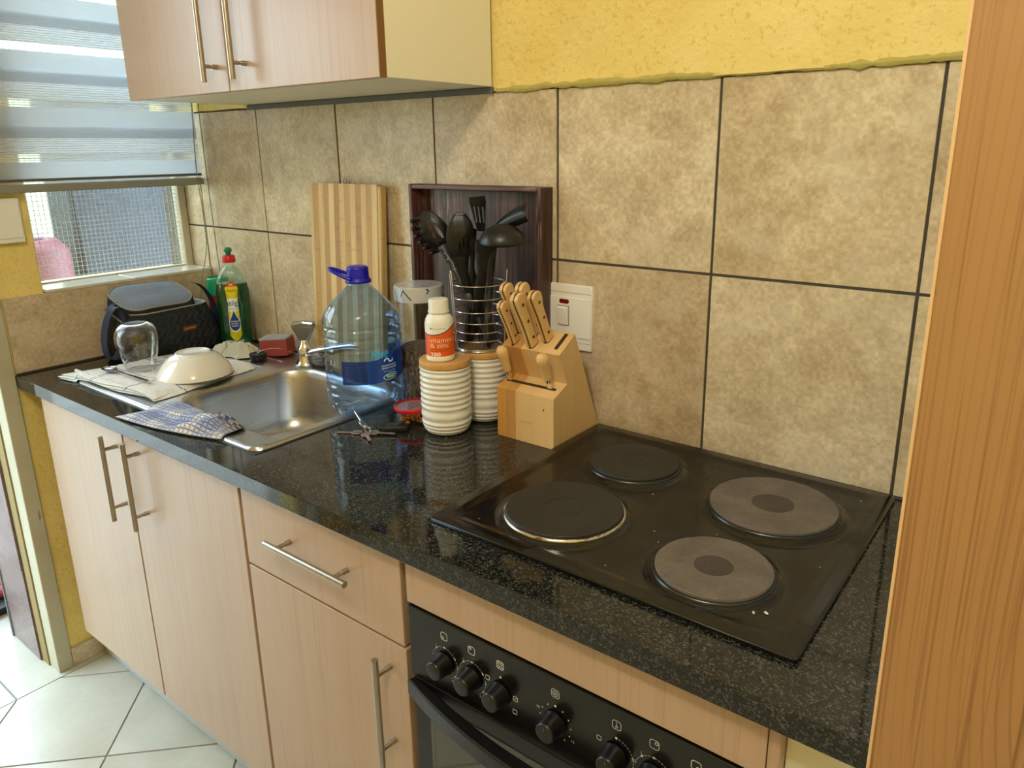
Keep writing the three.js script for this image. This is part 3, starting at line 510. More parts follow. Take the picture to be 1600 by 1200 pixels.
{ // inset steel sink with draining board
  const s = thing('inset_sink', 'stainless steel inset sink with rounded bowl and draining board', 'sink');
  const { x0, x1, z0, z1, bx0, bx1, bz0, bz1 } = SINK, O = { x: (x0 + x1) / 2, z: (z0 + z1) / 2, hw: (x1 - x0) / 2, hd: (z1 - z0) / 2 }, B = { x: (bx0 + bx1) / 2, z: (bz0 + bz1) / 2, hw: (bx1 - bx0) / 2, hd: (bz1 - bz0) / 2 };
  const o = (i, y, r = 0.03) => ({ x: O.x, z: O.z, hw: O.hw - i, hd: O.hd - i, r: r, y }), b = (i, y, r = 0.075) => ({ x: B.x, z: B.z, hw: B.hw - i, hd: B.hd - i, r, y });
  const bottom = [b(0.02, TOP - 0.12), b(0.026, TOP - 0.142, 0.07), b(0.040, TOP - 0.156, 0.06), b(0.06, TOP - 0.160, 0.05)];
  part('basin', rrLoft([o(0, TOP + 0.0005), o(0.0005, TOP + 0.004), o(0.003, TOP + 0.0068), o(0.007, TOP + 0.0075), o(0.012, TOP + 0.0062), o(0.02, TOP + 0.0055), b(-0.012, TOP + 0.0055, 0.085), b(-0.007, TOP + 0.0050, 0.08), b(-0.002, TOP + 0.0025, 0.076), b(0.001, TOP - 0.003), b(0.004, TOP - 0.02), ...bottom, b(0.15, TOP - 0.164, 0.03)], { n: 10, capEnd: true, crease: 0.9 }), M.steel, s, 'brushed steel flange and bowl');
  part('drain', lathe([[0.036, 0.0], [0.034, 0.0025], [0.026, 0.002], [0.024, -0.003], [0, -0.004]].map(([r, y]) => [r, y]), 32).translate(B.x, TOP - 0.163, B.z), M.chrome, s, 'round waste fitting');
  for (let i = 0; i < 6; i++) part('drainer_rib', bx(x0 + 0.05, bx0 - 0.06, TOP + 0.005, TOP + 0.0068, 0.10 + i * 0.065, 0.108 + i * 0.065, 0.0008), M.steel, s);
  part('sealant', merge([mbx(x0 - 0.004, x1 + 0.005, TOP - 0.0005, TOP + 0.0015, z1 - 0.003, z1 + 0.0045, 0.0008), mbx(x1 - 0.003, x1 + 0.006, TOP - 0.0005, TOP + 0.0015, z0, z1 + 0.004, 0.0008)]), M.silicone, s, 'dark dirty sealant round the sink');
}
{ // tap: pillar with a triangular lever, spout over the bowl
  const t = thing('sink_tap', 'chrome tap with triangular lever handle behind the sink', 'tap', [0.574, TOP + 0.0055, 0.085], 0.75); t.scale.set(1.25, 1.04, 1.25);
  part('body', lathe([[0, 0], [0.024, 0], [0.024, 0.006], [0.019, 0.01], [0.016, 0.03], [0.017, 0.045], [0.012, 0.052], [0.009, 0.062], [0.009, 0.07], [0, 0.07]], 32), M.chrome, t);
  const lever = plate([[-0.009, 0], [0.009, 0], [0.026, 0.042], [0.022, 0.052], [0.0, 0.056], [-0.022, 0.052], [-0.026, 0.042]], 0.017, 0.005); lever.translate(0, 0.062, -0.0085);
  part('lever', lever, mat({ color: lin(0.42, 0.43, 0.43), metalness: 1, roughness: 0.22 }), t, 'grey triangular lever');
  part('lever_inset', plate([[-0.005, 0.008], [0.005, 0.008], [0.019, 0.040], [-0.019, 0.040]], 0.002, 0.0006).translate(0, 0.062, 0.0078), mat({ color: lin(0.25, 0.26, 0.26), metalness: 1, roughness: 0.35 }), t);
  part('spout', tube([[0, 0.03, 0], [0.05, 0.05, 0.03], [0.11, 0.066, 0.065], [0.155, 0.064, 0.09], [0.165, 0.045, 0.096]], 0.0095, 40, 14), M.chrome, t, 'curved chrome spout');
}
{ // steel wool scourer at the foot of the tap
  const pts = []; for (let i = 0; i < 900; i++) { const a = i * 2.399, y = (i % 45) / 45, r = 0.028 * Math.sqrt(1 - Math.pow(2 * y - 1, 2)) + 0.004 * Math.sin(i * 1.7); pts.push([r * Math.cos(a + Math.sin(i) * .5), 0.016 + (y - 0.5) * 0.030, r * Math.sin(a + Math.sin(i) * .5) * 0.9]); }
  const gs = []; for (let i = 0; i + 3 < pts.length; i += 3) gs.push(new THREE.TubeGeometry(new THREE.CatmullRomCurve3([pts[i], pts[(i + 45) % 900], pts[(i + 92) % 900]].map(p => V(...p))), 6, 0.0006, 4));
  const m = solo('wire_scourer', merge(gs), mat({ color: lin(0.35, 0.35, 0.34), metalness: 1, roughness: 0.25 }), 'tangled steel wool scourer beside the tap', 'scourer'); m.position.set(0.622, TOP + 0.0065, 0.078); m.scale.set(1.1, 1.3, 0.7);
}
// ------------------------------------------------------------------ by the window
{ // lunch bag
  const b = thing('lunch_bag', 'dark quilted cooler bag with grey blue lid under the window', 'bag', [0.099, TOP + 0.0005, 0.227], 0.08); b.scale.set(1, 1.0, 1.05);   // +x faces the room
  const quilt = tex(512, 512, (u, v) => { const a = ((u * 8 + Math.abs(((v * 6) % 1) - 0.5) * 1.2) % 1 + 1) % 1, l = Math.min(a, 1 - a) * 2; return 0.15 + 0.8 * Math.pow(l, 0.45) + 0.08 * (fbm(u, v, 120, 120, 1) - 0.5); }, { srgb: false, rx: 1 / 0.17, ry: 1 / 0.17 });
  const dark = mat({ color: css('#1c2128'), roughness: 0.85, bumpMap: quilt, bumpScale: 0.006 }), plain = mat({ color: css('#191a1c'), roughness: 0.9, bumpMap: T.plBump, bumpScale: 0.002 });
  const lidM = mat({ map: tex(256, 256, (u, v) => lerp3([0.40, 0.43, 0.48], [0.50, 0.53, 0.58], clamp(fbm(u, v, 60, 60, 2) * .6 + fbm(u, v, 3, 3, 2) * .4)), { rx: 6, ry: 6 }), roughness: 0.9, bumpMap: T.plBump, bumpScale: 0.002 });
  const pipe = mat({ color: css('#8f8a72'), roughness: 0.7 }), strap = mat({ color: css('#161d3e'), roughness: 0.7 });
  const S = (hw, hd, r, y, x = 0) => ({ x, z: 0, hw, hd, r, y });
  part('body', rrLoft([S(0.080, 0.126, 0.03, 0.001), S(0.088, 0.134, 0.035, 0.01), S(0.089, 0.133, 0.04, 0.05), S(0.084, 0.123, 0.042, 0.10), S(0.077, 0.114, 0.045, 0.132), S(0.0745, 0.111, 0.045, 0.137)], { n: 8, capStart: true, crease: 1.2 }), dark, b, 'black quilted fabric body');
  part('lining', rrLoft([S(0.0745, 0.111, 0.045, 0.137), S(0.070, 0.106, 0.043, 0.136), S(0.066, 0.102, 0.042, 0.11)], { n: 8, capEnd: true, crease: 1.2 }), mat({ color: css('#aab0ae'), roughness: 0.6 }), b, 'pale grey lining at the open corner');
  // lid, raised at the far side, sloping towards the room and pushed along
  const ring = (o, y) => rrRing({ x: -0.004, z: 0.018, hw: 0.070 + o, hd: 0.100 + o, r: 0.048, y: 0 }, 10).map(([x, , z]) => [x, y - 0.36 * (x + 0.02) - 0.03 * z + 0.004 * Math.sin(z * 40), z]);
  part('lid_side', rrLoft([{ ring: ring(0.002, 0.136) }, { ring: ring(0.003, 0.150) }, { ring: ring(0.0, 0.178) }, { ring: ring(-0.003, 0.180) }], { n: 10, crease: 1.2 }), plain, b, 'black lid side');
  part('lid', rrLoft([{ ring: ring(-0.002, 0.1785) }, { ring: ring(-0.010, 0.182) }, { ring: ring(-0.03, 0.184) }, { ring: ring(-0.05, 0.183) }], { n: 10, capEnd: true, crease: 1.2 }), lidM, b, 'grey blue padded lid');
  for (const [y, o] of [[0.1795, -0.0015], [0.1375, 0.0030]]) part('piping', tube(ring(o, y), 0.0019, 120, 6, true), pipe, b, 'olive grey piping');
  part('piping', tube(rrRing(S(0.0760, 0.1125, 0.045, 0.136), 10), 0.0019, 120, 6, true), pipe, b, 'olive grey piping');
  part('strap', merge([
    sheet(40, 2, (u, v) => { const a = u * Math.PI * 2; return [0.03 + (v - 0.5) * 0.030, 0.092 + 0.070 * Math.cos(a), 0.150 + 0.026 * Math.sin(a) - 0.014 * Math.cos(a)]; }, 0.002),
    sheet(16, 2, (u, v) => [-0.01 + (v - 0.5) * 0.022, 0.178 - u * 0.03 - (1 - u) * 0.01, 0.112 + u * 0.03], 0.002),
    sheet(24, 2, (u, v) => [0.0 + (v - 0.5) * 0.024 + u * 0.06, 0.186 - 0.17 * u * u - 0.01 * u, -0.108 - 0.034 * Math.sin(Math.min(1, u * 1.4) * 1.5)], 0.002)]), strap, b, 'navy webbing strap and loops');
  part('badge', merge([bx(0.0868, 0.0892, 0.068, 0.082, -0.048, -0.008, 0.001)]), mat({ color: css('#6d3a17'), roughness: 0.6 }), b, 'small brown leather badge');
  part('badge_lettering', merge([0, 1, 2, 3, 4, 5, 6].map(i => bx(0.0890, 0.0895, 0.0735, 0.0765, -0.0125 - i * 0.0048 - 0.0032, -0.0125 - i * 0.0048, 0))), mat({ color: css('#c98f45'), roughness: 0.5 }), b);
}
{ // dish liquid bottle
  const x = 0.220, z = 0.066, b = thing('dish_soap_bottle', 'clear bottle of green dish soap with yellow label and red cap', 'bottle', [x, TOP + 0.0005, z], 0.92);
  const S = (hw, hd, y) => ({ hw, hd, r: Math.min(hw, hd) * 0.98, y });
  const prof = [[0.040, 0.024, 0.0], [0.046, 0.029, 0.004], [0.048, 0.030, 0.03], [0.047, 0.030, 0.09], [0.049, 0.0305, 0.13], [0.047, 0.030, 0.17], [0.041, 0.028, 0.20], [0.031, 0.024, 0.222], [0.019, 0.018, 0.238], [0.012, 0.012, 0.245], [0.012, 0.012, 0.255]];
  part('shell', rrLoft(prof.map(([a, c, y]) => S(a, c, y)), { n: 8, capStart: true, crease: 1.3 }), mat({ color: lin(0.85, 0.95, 0.93), transmission: 1, thickness: 0, roughness: 0.05 }), b, 'clear plastic shell');
  part('liquid', rrLoft([...prof.filter(p => p[2] < 0.19).map(([a, c, y]) => S(a - 0.0012, c - 0.0012, y + 0.001)), S(0.042, 0.0275, 0.192)], { n: 8, capStart: true, capEnd: true, crease: 1.3 }), mat({ color: css('#0a4f25'), transmission: 0.25, thickness: 0, roughness: 0.15 }), b, 'dark green washing-up liquid');
  part('cap', lathe([[0.0, 0.253], [0.0175, 0.253], [0.0185, 0.256], [0.0175, 0.271], [0.013, 0.274], [0, 0.274]], 28), M.red, b, 'red push-pull cap');
  part('nozzle', lathe([[0.007, 0.273], [0.0075, 0.282], [0.0115, 0.284], [0.011, 0.292], [0.006, 0.296], [0, 0.296]], 20), mat({ color: css('#0f7b4d'), roughness: 0.35 }), b, 'green nozzle');
  const lab = canvasTex(384, 768, (g, w, h) => {
    g.fillStyle = '#e9d416'; g.fillRect(0, 0, w, h);
    g.fillStyle = '#b9b310'; for (let i = 0; i < 60; i++) { g.globalAlpha = 0.25; g.beginPath(); g.ellipse(rnd() * w, h * (0.6 + rnd() * 0.4), 30 + rnd() * 40, 12 + rnd() * 12, rnd() * 3, 0, 7); g.fill(); } g.globalAlpha = 1;
    g.fillStyle = '#c8352b'; g.fillRect(0, 0, w, 62); g.fillStyle = '#fff'; g.font = 'bold 34px sans-serif'; g.textAlign = 'center'; g.fillText('NEW', w / 2, 50);
    g.fillStyle = '#6c6a14'; g.font = 'bold 42px sans-serif'; g.fillText('Regular', w / 2, 130); g.strokeStyle = '#8d8a10'; g.lineWidth = 5; g.beginPath(); g.arc(w / 2, 60, 150, 0.8, 2.3); g.stroke();
    g.fillStyle = '#f3f3ea'; g.beginPath(); g.ellipse(w / 2, 300, 190, 88, 0, 0, 7); g.fill(); g.fillRect(0, 260, w, 120);
    g.fillStyle = '#1b3f9c'; g.font = 'bold 92px sans-serif'; g.fillText('Sunlight', w / 2, 312, w * 0.92); g.fillStyle = '#6a7a9a'; g.font = '26px sans-serif'; g.fillText('dishwashing liquid', w / 2, 362, w * .8);
    const drop = (s, c) => { g.fillStyle = c; g.beginPath(); g.moveTo(w / 2, 500 - 130 * s); g.bezierCurveTo(w / 2 + 40 * s, 500 - 60 * s, w / 2 + 105 * s, 520, w / 2 + 100 * s, 540 + 10 * s); g.arc(w / 2, 545, 100 * s, 0, Math.PI); g.bezierCurveTo(w / 2 - 105 * s, 520, w / 2 - 40 * s, 500 - 60 * s, w / 2, 500 - 130 * s); g.fill(); };
    drop(1.12, '#e8eef4'); drop(0.95, '#16347f'); g.fillStyle = '#dfe7f7'; g.font = 'bold 27px sans-serif'; g.fillText('DEGREASES', w / 2, 525); g.fillText('& CLEANS', w / 2, 556); g.fillText('SO EASILY', w / 2, 587);
  });
  const ls = new THREE.Shape(ellipse(0, 0, 0.029, 0.088, 40).map(p => new THREE.Vector2(...p)));
  let lg = new THREE.ShapeGeometry(ls, 24); { lg = new TessellateModifier(0.006, 6).modify(lg); const p = lg.attributes.position, uv = new Float32Array(p.count * 2); for (let i = 0; i < p.count; i++) { const px = p.getX(i), py = p.getY(i); uv[2 * i] = 0.5 + px / 0.058; uv[2 * i + 1] = 0.5 + py / 0.176; p.setXYZ(i, px, py + 0.112, 0.0306 - 8.5 * px * px * (1) + 0.0004); } lg.setAttribute('uv', new THREE.BufferAttribute(uv, 2)); lg.computeVertexNormals(); }
  part('label', lg, mat({ map: lab, roughness: 0.35, side: THREE.DoubleSide }), b, 'yellow oval label with blue drop');
}
{ // aerosol can with green cap behind the chain
  const c = thing('spray_can', 'can with bright green cap and red label in the corner', 'can', [0.100, TOP + 0.0005, 0.040]);
  part('body', lathe([[0, 0], [0.030, 0], [0.0315, 0.003], [0.0315, 0.125], [0.0315, 0.13]], 40), mat({ color: css('#0d5a38'), roughness: 0.3 }), c, 'dark green can body');
  const lt = canvasTex(512, 256, (g, w, h) => { g.fillStyle = '#b3231d'; g.fillRect(0, 0, w, h); g.fillStyle = '#8d1713'; g.fillRect(0, h * .62, w, h * .38); g.fillStyle = '#e7d9c9'; g.font = 'bold 96px sans-serif'; g.fillText('20', 215, 110); g.font = '30px sans-serif'; for (let i = 0; i < 3; i++) g.fillText('odour control', 300, 150 + i * 34); });
  part('label', lathe([[0.0318, 0.100], [0.0318, 0.142]], 40), mat({ map: lt, roughness: 0.35 }), c, 'red label band');
  part('cap', lathe([[0.0318, 0.142], [0.0325, 0.144], [0.0320, 0.188], [0.0295, 0.194], [0.0285, 0.190], [0, 0.188]], 40), mat({ color: css('#159a6c'), roughness: 0.4 }), c, 'bright green cap');
}
// cloths: height of what lies beneath
const ground = (x, z) => (x > SINK.x0 && x < SINK.x1 && z > SINK.z0 && z < SINK.z1) ? TOP + 0.0075 : TOP + 0.0005;
{ // folded tea towel on the draining board, three folds thick
  const t = thing('folded_towel', 'white tea towel with dark lines folded on the draining board', 'towel');
  const lines = tex(512, 512, (u, v) => {
    const n = fbm(u, v, 50, 50, 2); let c = lerp3([0.83, 0.81, 0.77], [0.90, 0.89, 0.87], n); const w = (fbm(u, v, 3, 3, 2) - 0.5) * 0.10;
    const ln = (d, k) => smooth(k, k * 0.35, Math.abs(d)); const a = Math.max(ln(u - 0.30 + w, 0.006), ln(u - 0.325 + w, 0.005), ln(u - 0.72 - w, 0.007), ln(v - 0.28 - w, 0.006), ln(v - 0.60 + w, 0.008), ln(v - 0.63 + w, 0.005));
    return lerp3(c, fbm(u, v, 5, 5, 2) > 0.5 ? [0.26, 0.30, 0.52] : [0.24, 0.25, 0.32], a * 0.85);
  });
  const green = tex(256, 256, (u, v) => lerp3([0.80, 0.85, 0.83], [0.62, 0.78, 0.75], smooth(0.4, 0.7, fbm(u, v, 4, 10, 3))));
  const mm = mat({ map: lines, roughness: 0.95, bumpMap: T.plBump, bumpScale: 0.002 }), mg = mat({ map: green, roughness: 0.95 });
  const C = [[0.135, 0.528], [0.545, 0.486], [0.490, 0.190], [0.225, 0.215]];
  const layer = (name, y, inset, m, sd, label) => part(name, sheet(44, 36, (u, v) => {
    const a = (u + sd * 0.0), x0 = mixn(mixn(C[0][0], C[1][0], u), mixn(C[3][0], C[2][0], u), v), z0 = mixn(mixn(C[0][1], C[1][1], u), mixn(C[3][1], C[2][1], u), v);
    const cx = 0.32, cz = 0.38, x = cx + (x0 - cx) * (1 - inset) + 0.006 * Math.sin(v * 9 + sd * 3) * u, z = cz + (z0 - cz) * (1 - inset) + 0.005 * Math.sin(u * 11 + sd);
    const e = Math.min(u, 1 - u, v, 1 - v), wr = (fbm(u + sd * .31, v + sd * .17, 7, 6, 3) - 0.5) * 0.006 * smooth(0, .2, e);
    const droop = u > 0.9 ? (u - 0.9) * -0.06 : 0;
    return [x, ground(Math.min(x, 0.5), z) + y + wr + droop - 0.003 * (1 - smooth(0, 0.05, e)) * 0, z];
  }, 0.0038), m, t, label);
  layer('under_fold', 0.0022, 0.0, mg, 1, 'pale green underside of the towel'); layer('middle_fold', 0.0062, -0.01, mm, 2); layer('top_fold', 0.0106, 0.015, mm, 3, 'white cloth with thin dark lines');
  part('rolled_hem', merge([tube([[0.14, 0.9135, 0.49], [0.20, 0.916, 0.495], [0.30, 0.9165, 0.492], [0.40, 0.917, 0.488]], 0.0045, 30, 8)]), mm, t);
}
{ // crumpled cloth behind the bowl
  const m = solo('crumpled_cloth', sheet(40, 30, (u, v) => {
    const x = 0.270 + 0.125 * u + 0.012 * Math.sin(v * 5), z = 0.098 + 0.085 * v + 0.012 * Math.sin(u * 6);
    const e = Math.min(u, 1 - u, v, 1 - v), hgt = 0.036 * fbm(u, v, 4, 3, 3) * smooth(0, 0.25, e) + 0.014 * Math.abs(Math.sin(u * 7 + v * 4)) * smooth(0, 0.2, e);
    return [x, ground(x, z) + 0.0022 + Math.max(0, hgt), z];
  }, 0.003), mat({ map: tex(256, 256, (u, v) => { const a = fbm(u, v, 4, 4, 3); const l = smooth(0.012, 0.004, Math.abs(u - 0.4 + (a - .5) * .2)) + smooth(0.012, 0.004, Math.abs(v - 0.55 + (a - .5) * .3)); return lerp3(lerp3([0.72, 0.70, 0.60], [0.82, 0.80, 0.72], a), [0.2, 0.2, 0.22], clamp(l) * 0.8); }), roughness: 0.95 }), 'crumpled cream dishcloth with dark lines behind the upturned bowl', 'cloth');
}
{ // blue checked waffle cloth hanging over the front of the sink
  const A = [0.562, 0.586], B = [0.880, 0.524], C = [0.872, 0.462], D = [0.600, 0.452];
  const weave = (u, v) => { const a = (u * 26) % 1, b = (v * 16) % 1; return Math.max(smooth(0.32, 0.5, Math.abs(a - 0.5)), smooth(0.32, 0.5, Math.abs(b - 0.5))); };
  const wt = tex(1024, 1024, (u, v) => {
    const n = fbm(u, v, 60, 60, 2), bu = Math.floor(u * 6.5) % 2, bv = Math.floor(v * 4 + 0.3) % 2; let c = lerp3([0.80, 0.80, 0.83], [0.90, 0.90, 0.93], n);
    const pale = 0.55 + 0.45 * fbm(u, v, 3, 3, 2); if (bu) c = lerp3(c, [0.42, 0.50, 0.76], 0.42 * pale); if (bv) c = lerp3(c, [0.40, 0.47, 0.72], 0.42 * pale);
    const edge = smooth(0.62, 0.9, u * 0.5 + v * 0.55), ch = ((Math.floor(u * 22) + Math.floor(v * 12)) & 1); if (edge > 0.2) c = lerp3(c, ch ? [0.16, 0.17, 0.30] : [0.70, 0.62, 0.55], 0.75 * edge);
    return lerp3(c, [0.30, 0.34, 0.52], 0.22 * weave(u, v));
  });
  const wb = tex(512, 512, (u, v) => weave(u, v), { srgb: false });
  const ctr = (u, v) => { const x = mixn(mixn(A[0], B[0], u), mixn(D[0], C[0], u), v), z = mixn(mixn(A[1], B[1], u) + 0.012 * Math.sin(u * 3.1), mixn(D[1], C[1], u), v); return [x, z]; };
  solo('waffle_cloth', sheet(70, 44, (u, v) => {
    const [x, z] = ctr(u, v), e = Math.min(u, 1 - u, v, 1 - v);
    const base = mixn(TOP + 0.0015, TOP + 0.0090, smooth(0.530, 0.512, z));
    const folds = 0.017 * Math.pow(Math.abs(Math.sin(u * 8 - v * 5.5)), 1.3) * smooth(0.45, 0.85, u) * smooth(0, 0.18, e) + 0.013 * fbm(u, v, 6, 4, 2) * smooth(0, 0.12, e);
    const dip = -0.016 * smooth(0.468, 0.450, z) * (u > 0.08 ? 1 : 0.4);
    return [x, base + 0.0022 + folds + dip, z];
  }, 0.0036), mat({ map: wt, bumpMap: wb, bumpScale: 0.004, roughness: 0.95 }), 'blue and white checked waffle cloth draped over the sink edge', 'cloth');
}
{ // upturned glass on the towel
  const g = thing('drinking_glass', 'clear rounded tumbler standing upside down on the towel', 'glass', [0.292, TOP + 0.0190, 0.392]);
  const out = [[0.034, 0], [0.0385, 0.02], [0.046, 0.045], [0.0515, 0.07], [0.0525, 0.085], [0.0495, 0.102], [0.042, 0.116], [0.031, 0.1235], [0.02, 0.1245], [0, 0.1235]];
  const pts = new THREE.SplineCurve(out.map(p => new THREE.Vector2(...p))).getPoints(40), inn = pts.map(p => new THREE.Vector2(Math.max(0, p.x - 0.0016), p.y - (p.y > 0.09 ? 0.004 * smooth(0.09, 0.124, p.y) : 0))).reverse();
  inn[0].x = 0; const all = [...inn, ...pts].map(p => [Math.max(0, p.x), p.y]);
  part('bowl', lathe(all, 64), mat({ color: lin(1, 1, 1), transmission: 1, thickness: 0.002, ior: 1.45, roughness: 0.0 }), g);
}
{ // upturned white bowl
  const b = thing('cereal_bowl', 'white ceramic bowl turned upside down on the towel', 'bowl', [0.446, TOP + 0.0190, 0.330]);
  part('shell', lathe([[0.086, 0.003], [0.0905, 0.0], [0.0915, 0.002], [0.087, 0.013], [0.076, 0.030], [0.061, 0.046], [0.052, 0.0515], [0.0435, 0.0535], [0.0415, 0.0585], [0.0390, 0.0590], [0.0370, 0.056], [0, 0.055]], 64), M.whiteGloss, b);
}
{ // spoon
  const s = thing('dessert_spoon', 'steel spoon lying on the folded towel', 'spoon', [0.345, TOP + 0.0245, 0.455], 0.03);
  const dark = mat({ color: lin(0.35, 0.35, 0.36), metalness: 1, roughness: 0.16 });
  const bowl = new THREE.SphereGeometry(1, 28, 12, 0, Math.PI * 2, Math.PI * 0.5, Math.PI * 0.5); bowl.scale(0.027, 0.008, 0.0165); bowl.translate(-0.083, 0.008, 0);
  const inner = bowl.clone(); inner.scale(1, 0.9, 1); inner.translate(0, 0.0012, 0);
  part('bowl', merge([bowl, inner]), dark, s); const hd = bend(plate([[-0.060, -0.003], [-0.02, -0.0028], [0.08, -0.005], [0.105, -0.0052], [0.112, 0], [0.105, 0.0052], [0.08, 0.005], [-0.02, 0.0028], [-0.060, 0.003]], 0.0018, 0.0004), 0.012, (v) => { const y = v.z; v.z = v.y; v.y = y + 0.006 - 0.06 * Math.max(0, v.x + 0.03) * 0.1 + (v.x < -0.03 ? 0.04 * (-0.03 - v.x) : 0); });
  part('handle', hd, dark, s);
}
{ // sponge
  const s = thing('kitchen_sponge', 'coral red sponge block with white top by the sink', 'sponge', [0.428, TOP + 0.0085, 0.070], 0.55);
  const sb = tex(256, 256, (u, v) => smooth(0.3, 0.6, fbm(u, v, 40, 40, 2)), { srgb: false, rx: 12, ry: 12 });
  part('foam', bx(-0.040, 0.040, 0, 0.048, -0.028, 0.028, 0.004).rotateZ(0.06), mat({ color: css('#ea6552'), roughness: 0.95, bumpMap: sb, bumpScale: 0.002 }), s, 'coral red foam');
  part('scrub_pad', bx(-0.040, 0.040, 0.0465, 0.0525, -0.028, 0.028, 0.002).rotateZ(0.06), mat({ color: css('#ece6e4'), roughness: 0.95, bumpMap: sb, bumpScale: 0.002 }), s, 'white top');
}
{ // sink plug with its chain
  const p = thing('sink_plug', 'black rubber sink plug lying on the steel flange', 'plug', [0.428, TOP + 0.0070, 0.137]);
  part('stopper', lathe([[0, 0], [0.019, 0], [0.0205, 0.003], [0.0225, 0.016], [0.0235, 0.018], [0.0215, 0.019], [0.018, 0.0165], [0, 0.016]], 32), M.blackMat, p); part('ring', new THREE.TorusGeometry(0.004, 0.0008, 6, 16).translate(0, 0.019, 0), M.chrome, p);
  part('chain', tube([[0, 0.02, 0], [0.012, 0.028, -0.02], [0.03, 0.026, -0.05], [0.05, 0.012, -0.075]], 0.0007, 24, 5), M.chrome, p);
}

// ------------------------------------------------------------------ blind
{
  const b = thing('zebra_blind', 'grey day and night roller blind with sheer stripes over window', 'blind');
  const z0 = 0.012, z1 = 0.66, xf = 0.034, xb = 0.027, per = 0.1345, yBot = 1.402;
  const weave = tex(128, 128, (u, v) => 0.5 + 0.5 * fbm(u, v, 60, 60, 1), { srgb: false, rx: 30, ry: 30 });
  const solid = mat({ color: lin(0.56, 0.60, 0.65), transmission: 0.75, thickness: 0, roughness: 1, bumpMap: weave, bumpScale: 0.0003, side: THREE.DoubleSide });
  const sheerM = mat({ color: lin(0.82, 0.86, 0.90), transmission: 0.5, thickness: 0, roughness: 0.9, transparent: true, opacity: 0.32, side: THREE.DoubleSide });
  const thread = mat({ color: lin(0.72, 0.76, 0.80), transmission: 0.4, thickness: 0, roughness: 1, side: THREE.DoubleSide });
  const strip = (x, y0, y1) => new THREE.PlaneGeometry(z1 - z0, y1 - y0).rotateY(Math.PI / 2).translate(x, (y0 + y1) / 2, (z0 + z1) / 2);
  // front layer: opaque from below; band order going up: opaque 0.073, sheer 0.058
  for (let k = 0; k < 6; k++) {
    const y = yBot + k * per, yo = Math.min(2.2, y + 0.042);
    // front: [y, y+0.040] opaque (bottom light), then per period
    part('opaque_band', boxMap(strip(xf, k === 0 ? y : y - 0.033, yo)), solid, b);
    part('sheer_band', boxMap(strip(xf, yo, y + per - 0.033)), sheerM, b);
    const th = []; for (let t = yo + 0.004; t < y + per - 0.034; t += 0.0058) th.push(strip(xf + 0.0004, t, t + 0.0012)); part('thread_rows', merge(th), thread, b, 'fine threads of the sheer band');
    // back layer, offset downwards
    part('opaque_band', boxMap(strip(xb, y + 0.062, y + 0.098 + 0.034)), solid, b);
    part('sheer_band', boxMap(strip(xb, y + 0.0, y + 0.062)), sheerM, b);
  }
  part('hem', mbx(xf - 0.002, xf + 0.002, yBot - 0.006, yBot + 0.001, z0, z1, 0.0008), mat({ color: css('#56585a'), roughness: 0.7 }), b, 'dark hem');
  part('hem_sheer', boxMap(strip(xf - 0.001, 1.388, yBot - 0.005)), sheerM, b);
  part('bottom_bar', mbx(0.024, 0.042, 1.369, 1.390, z0 - 0.002, z1, 0.004), mat({ color: css('#86877c'), roughness: 0.5 }), b, 'grey metal bottom bar');
  part('end_cap', mbx(0.024, 0.042, 1.368, 1.391, z0 - 0.006, z0 - 0.002, 0.002), M.white, b, 'white end cap');
  part('roller', rod([0.035, 2.2, z0], [0.035, 2.2, z1], 0.024), M.white, b);
}
{ // operating chain of the blind
  const c = thing('bead_chain', 'thin white beaded pull chain, coloured darker as if backlit, beside the blind', 'chain');
  const bead = new THREE.IcosahedronGeometry(0.0022, 1), bm = mat({ color: css('#8f8d80'), roughness: 0.4 });  // white beads coloured grey to stand in for backlit shade
  const run = (name, pts, n) => { const P = new THREE.CatmullRomCurve3(pts.map(p => V(...p))).getSpacedPoints(n), gs = P.map(p => bead.clone().translate(p.x, p.y, p.z)); gs.push(tube(pts, 0.0005, 40, 4)); const m = part(name, merge(gs), bm, c); m.userData.kind = 'stuff'; };
  run('strand', [[0.050, 2.19, 0.012], [0.048, 1.6, 0.024], [0.048, 1.405, 0.034], [0.048, 1.275, 0.030], [0.048, 1.18, 0.033], [0.048, 1.08, 0.062], [0.046, 1.02, 0.072]], 240);
  run('strand', [[0.062, 2.19, 0.012], [0.062, 1.6, 0.012], [0.062, 1.40, 0.011], [0.063, 1.28, 0.010], [0.075, 1.15, 0.015], [0.110, 1.07, 0.031], [0.141, 0.99, 0.048], [0.147, 0.94, 0.052]], 250);
}
{ // white wall box at the edge of the picture
  const s = thing('wall_socket', 'white plastic socket box on the wall below the blind', 'socket', [0, 1.245, 0.508]);
  part('box', bx(0.0, 0.022, 0, 0.112, 0, 0.12, 0.004), M.white, s); part('cover', bx(0.021, 0.026, 0.012, 0.108, 0.004, 0.116, 0.003), M.white, s);
}
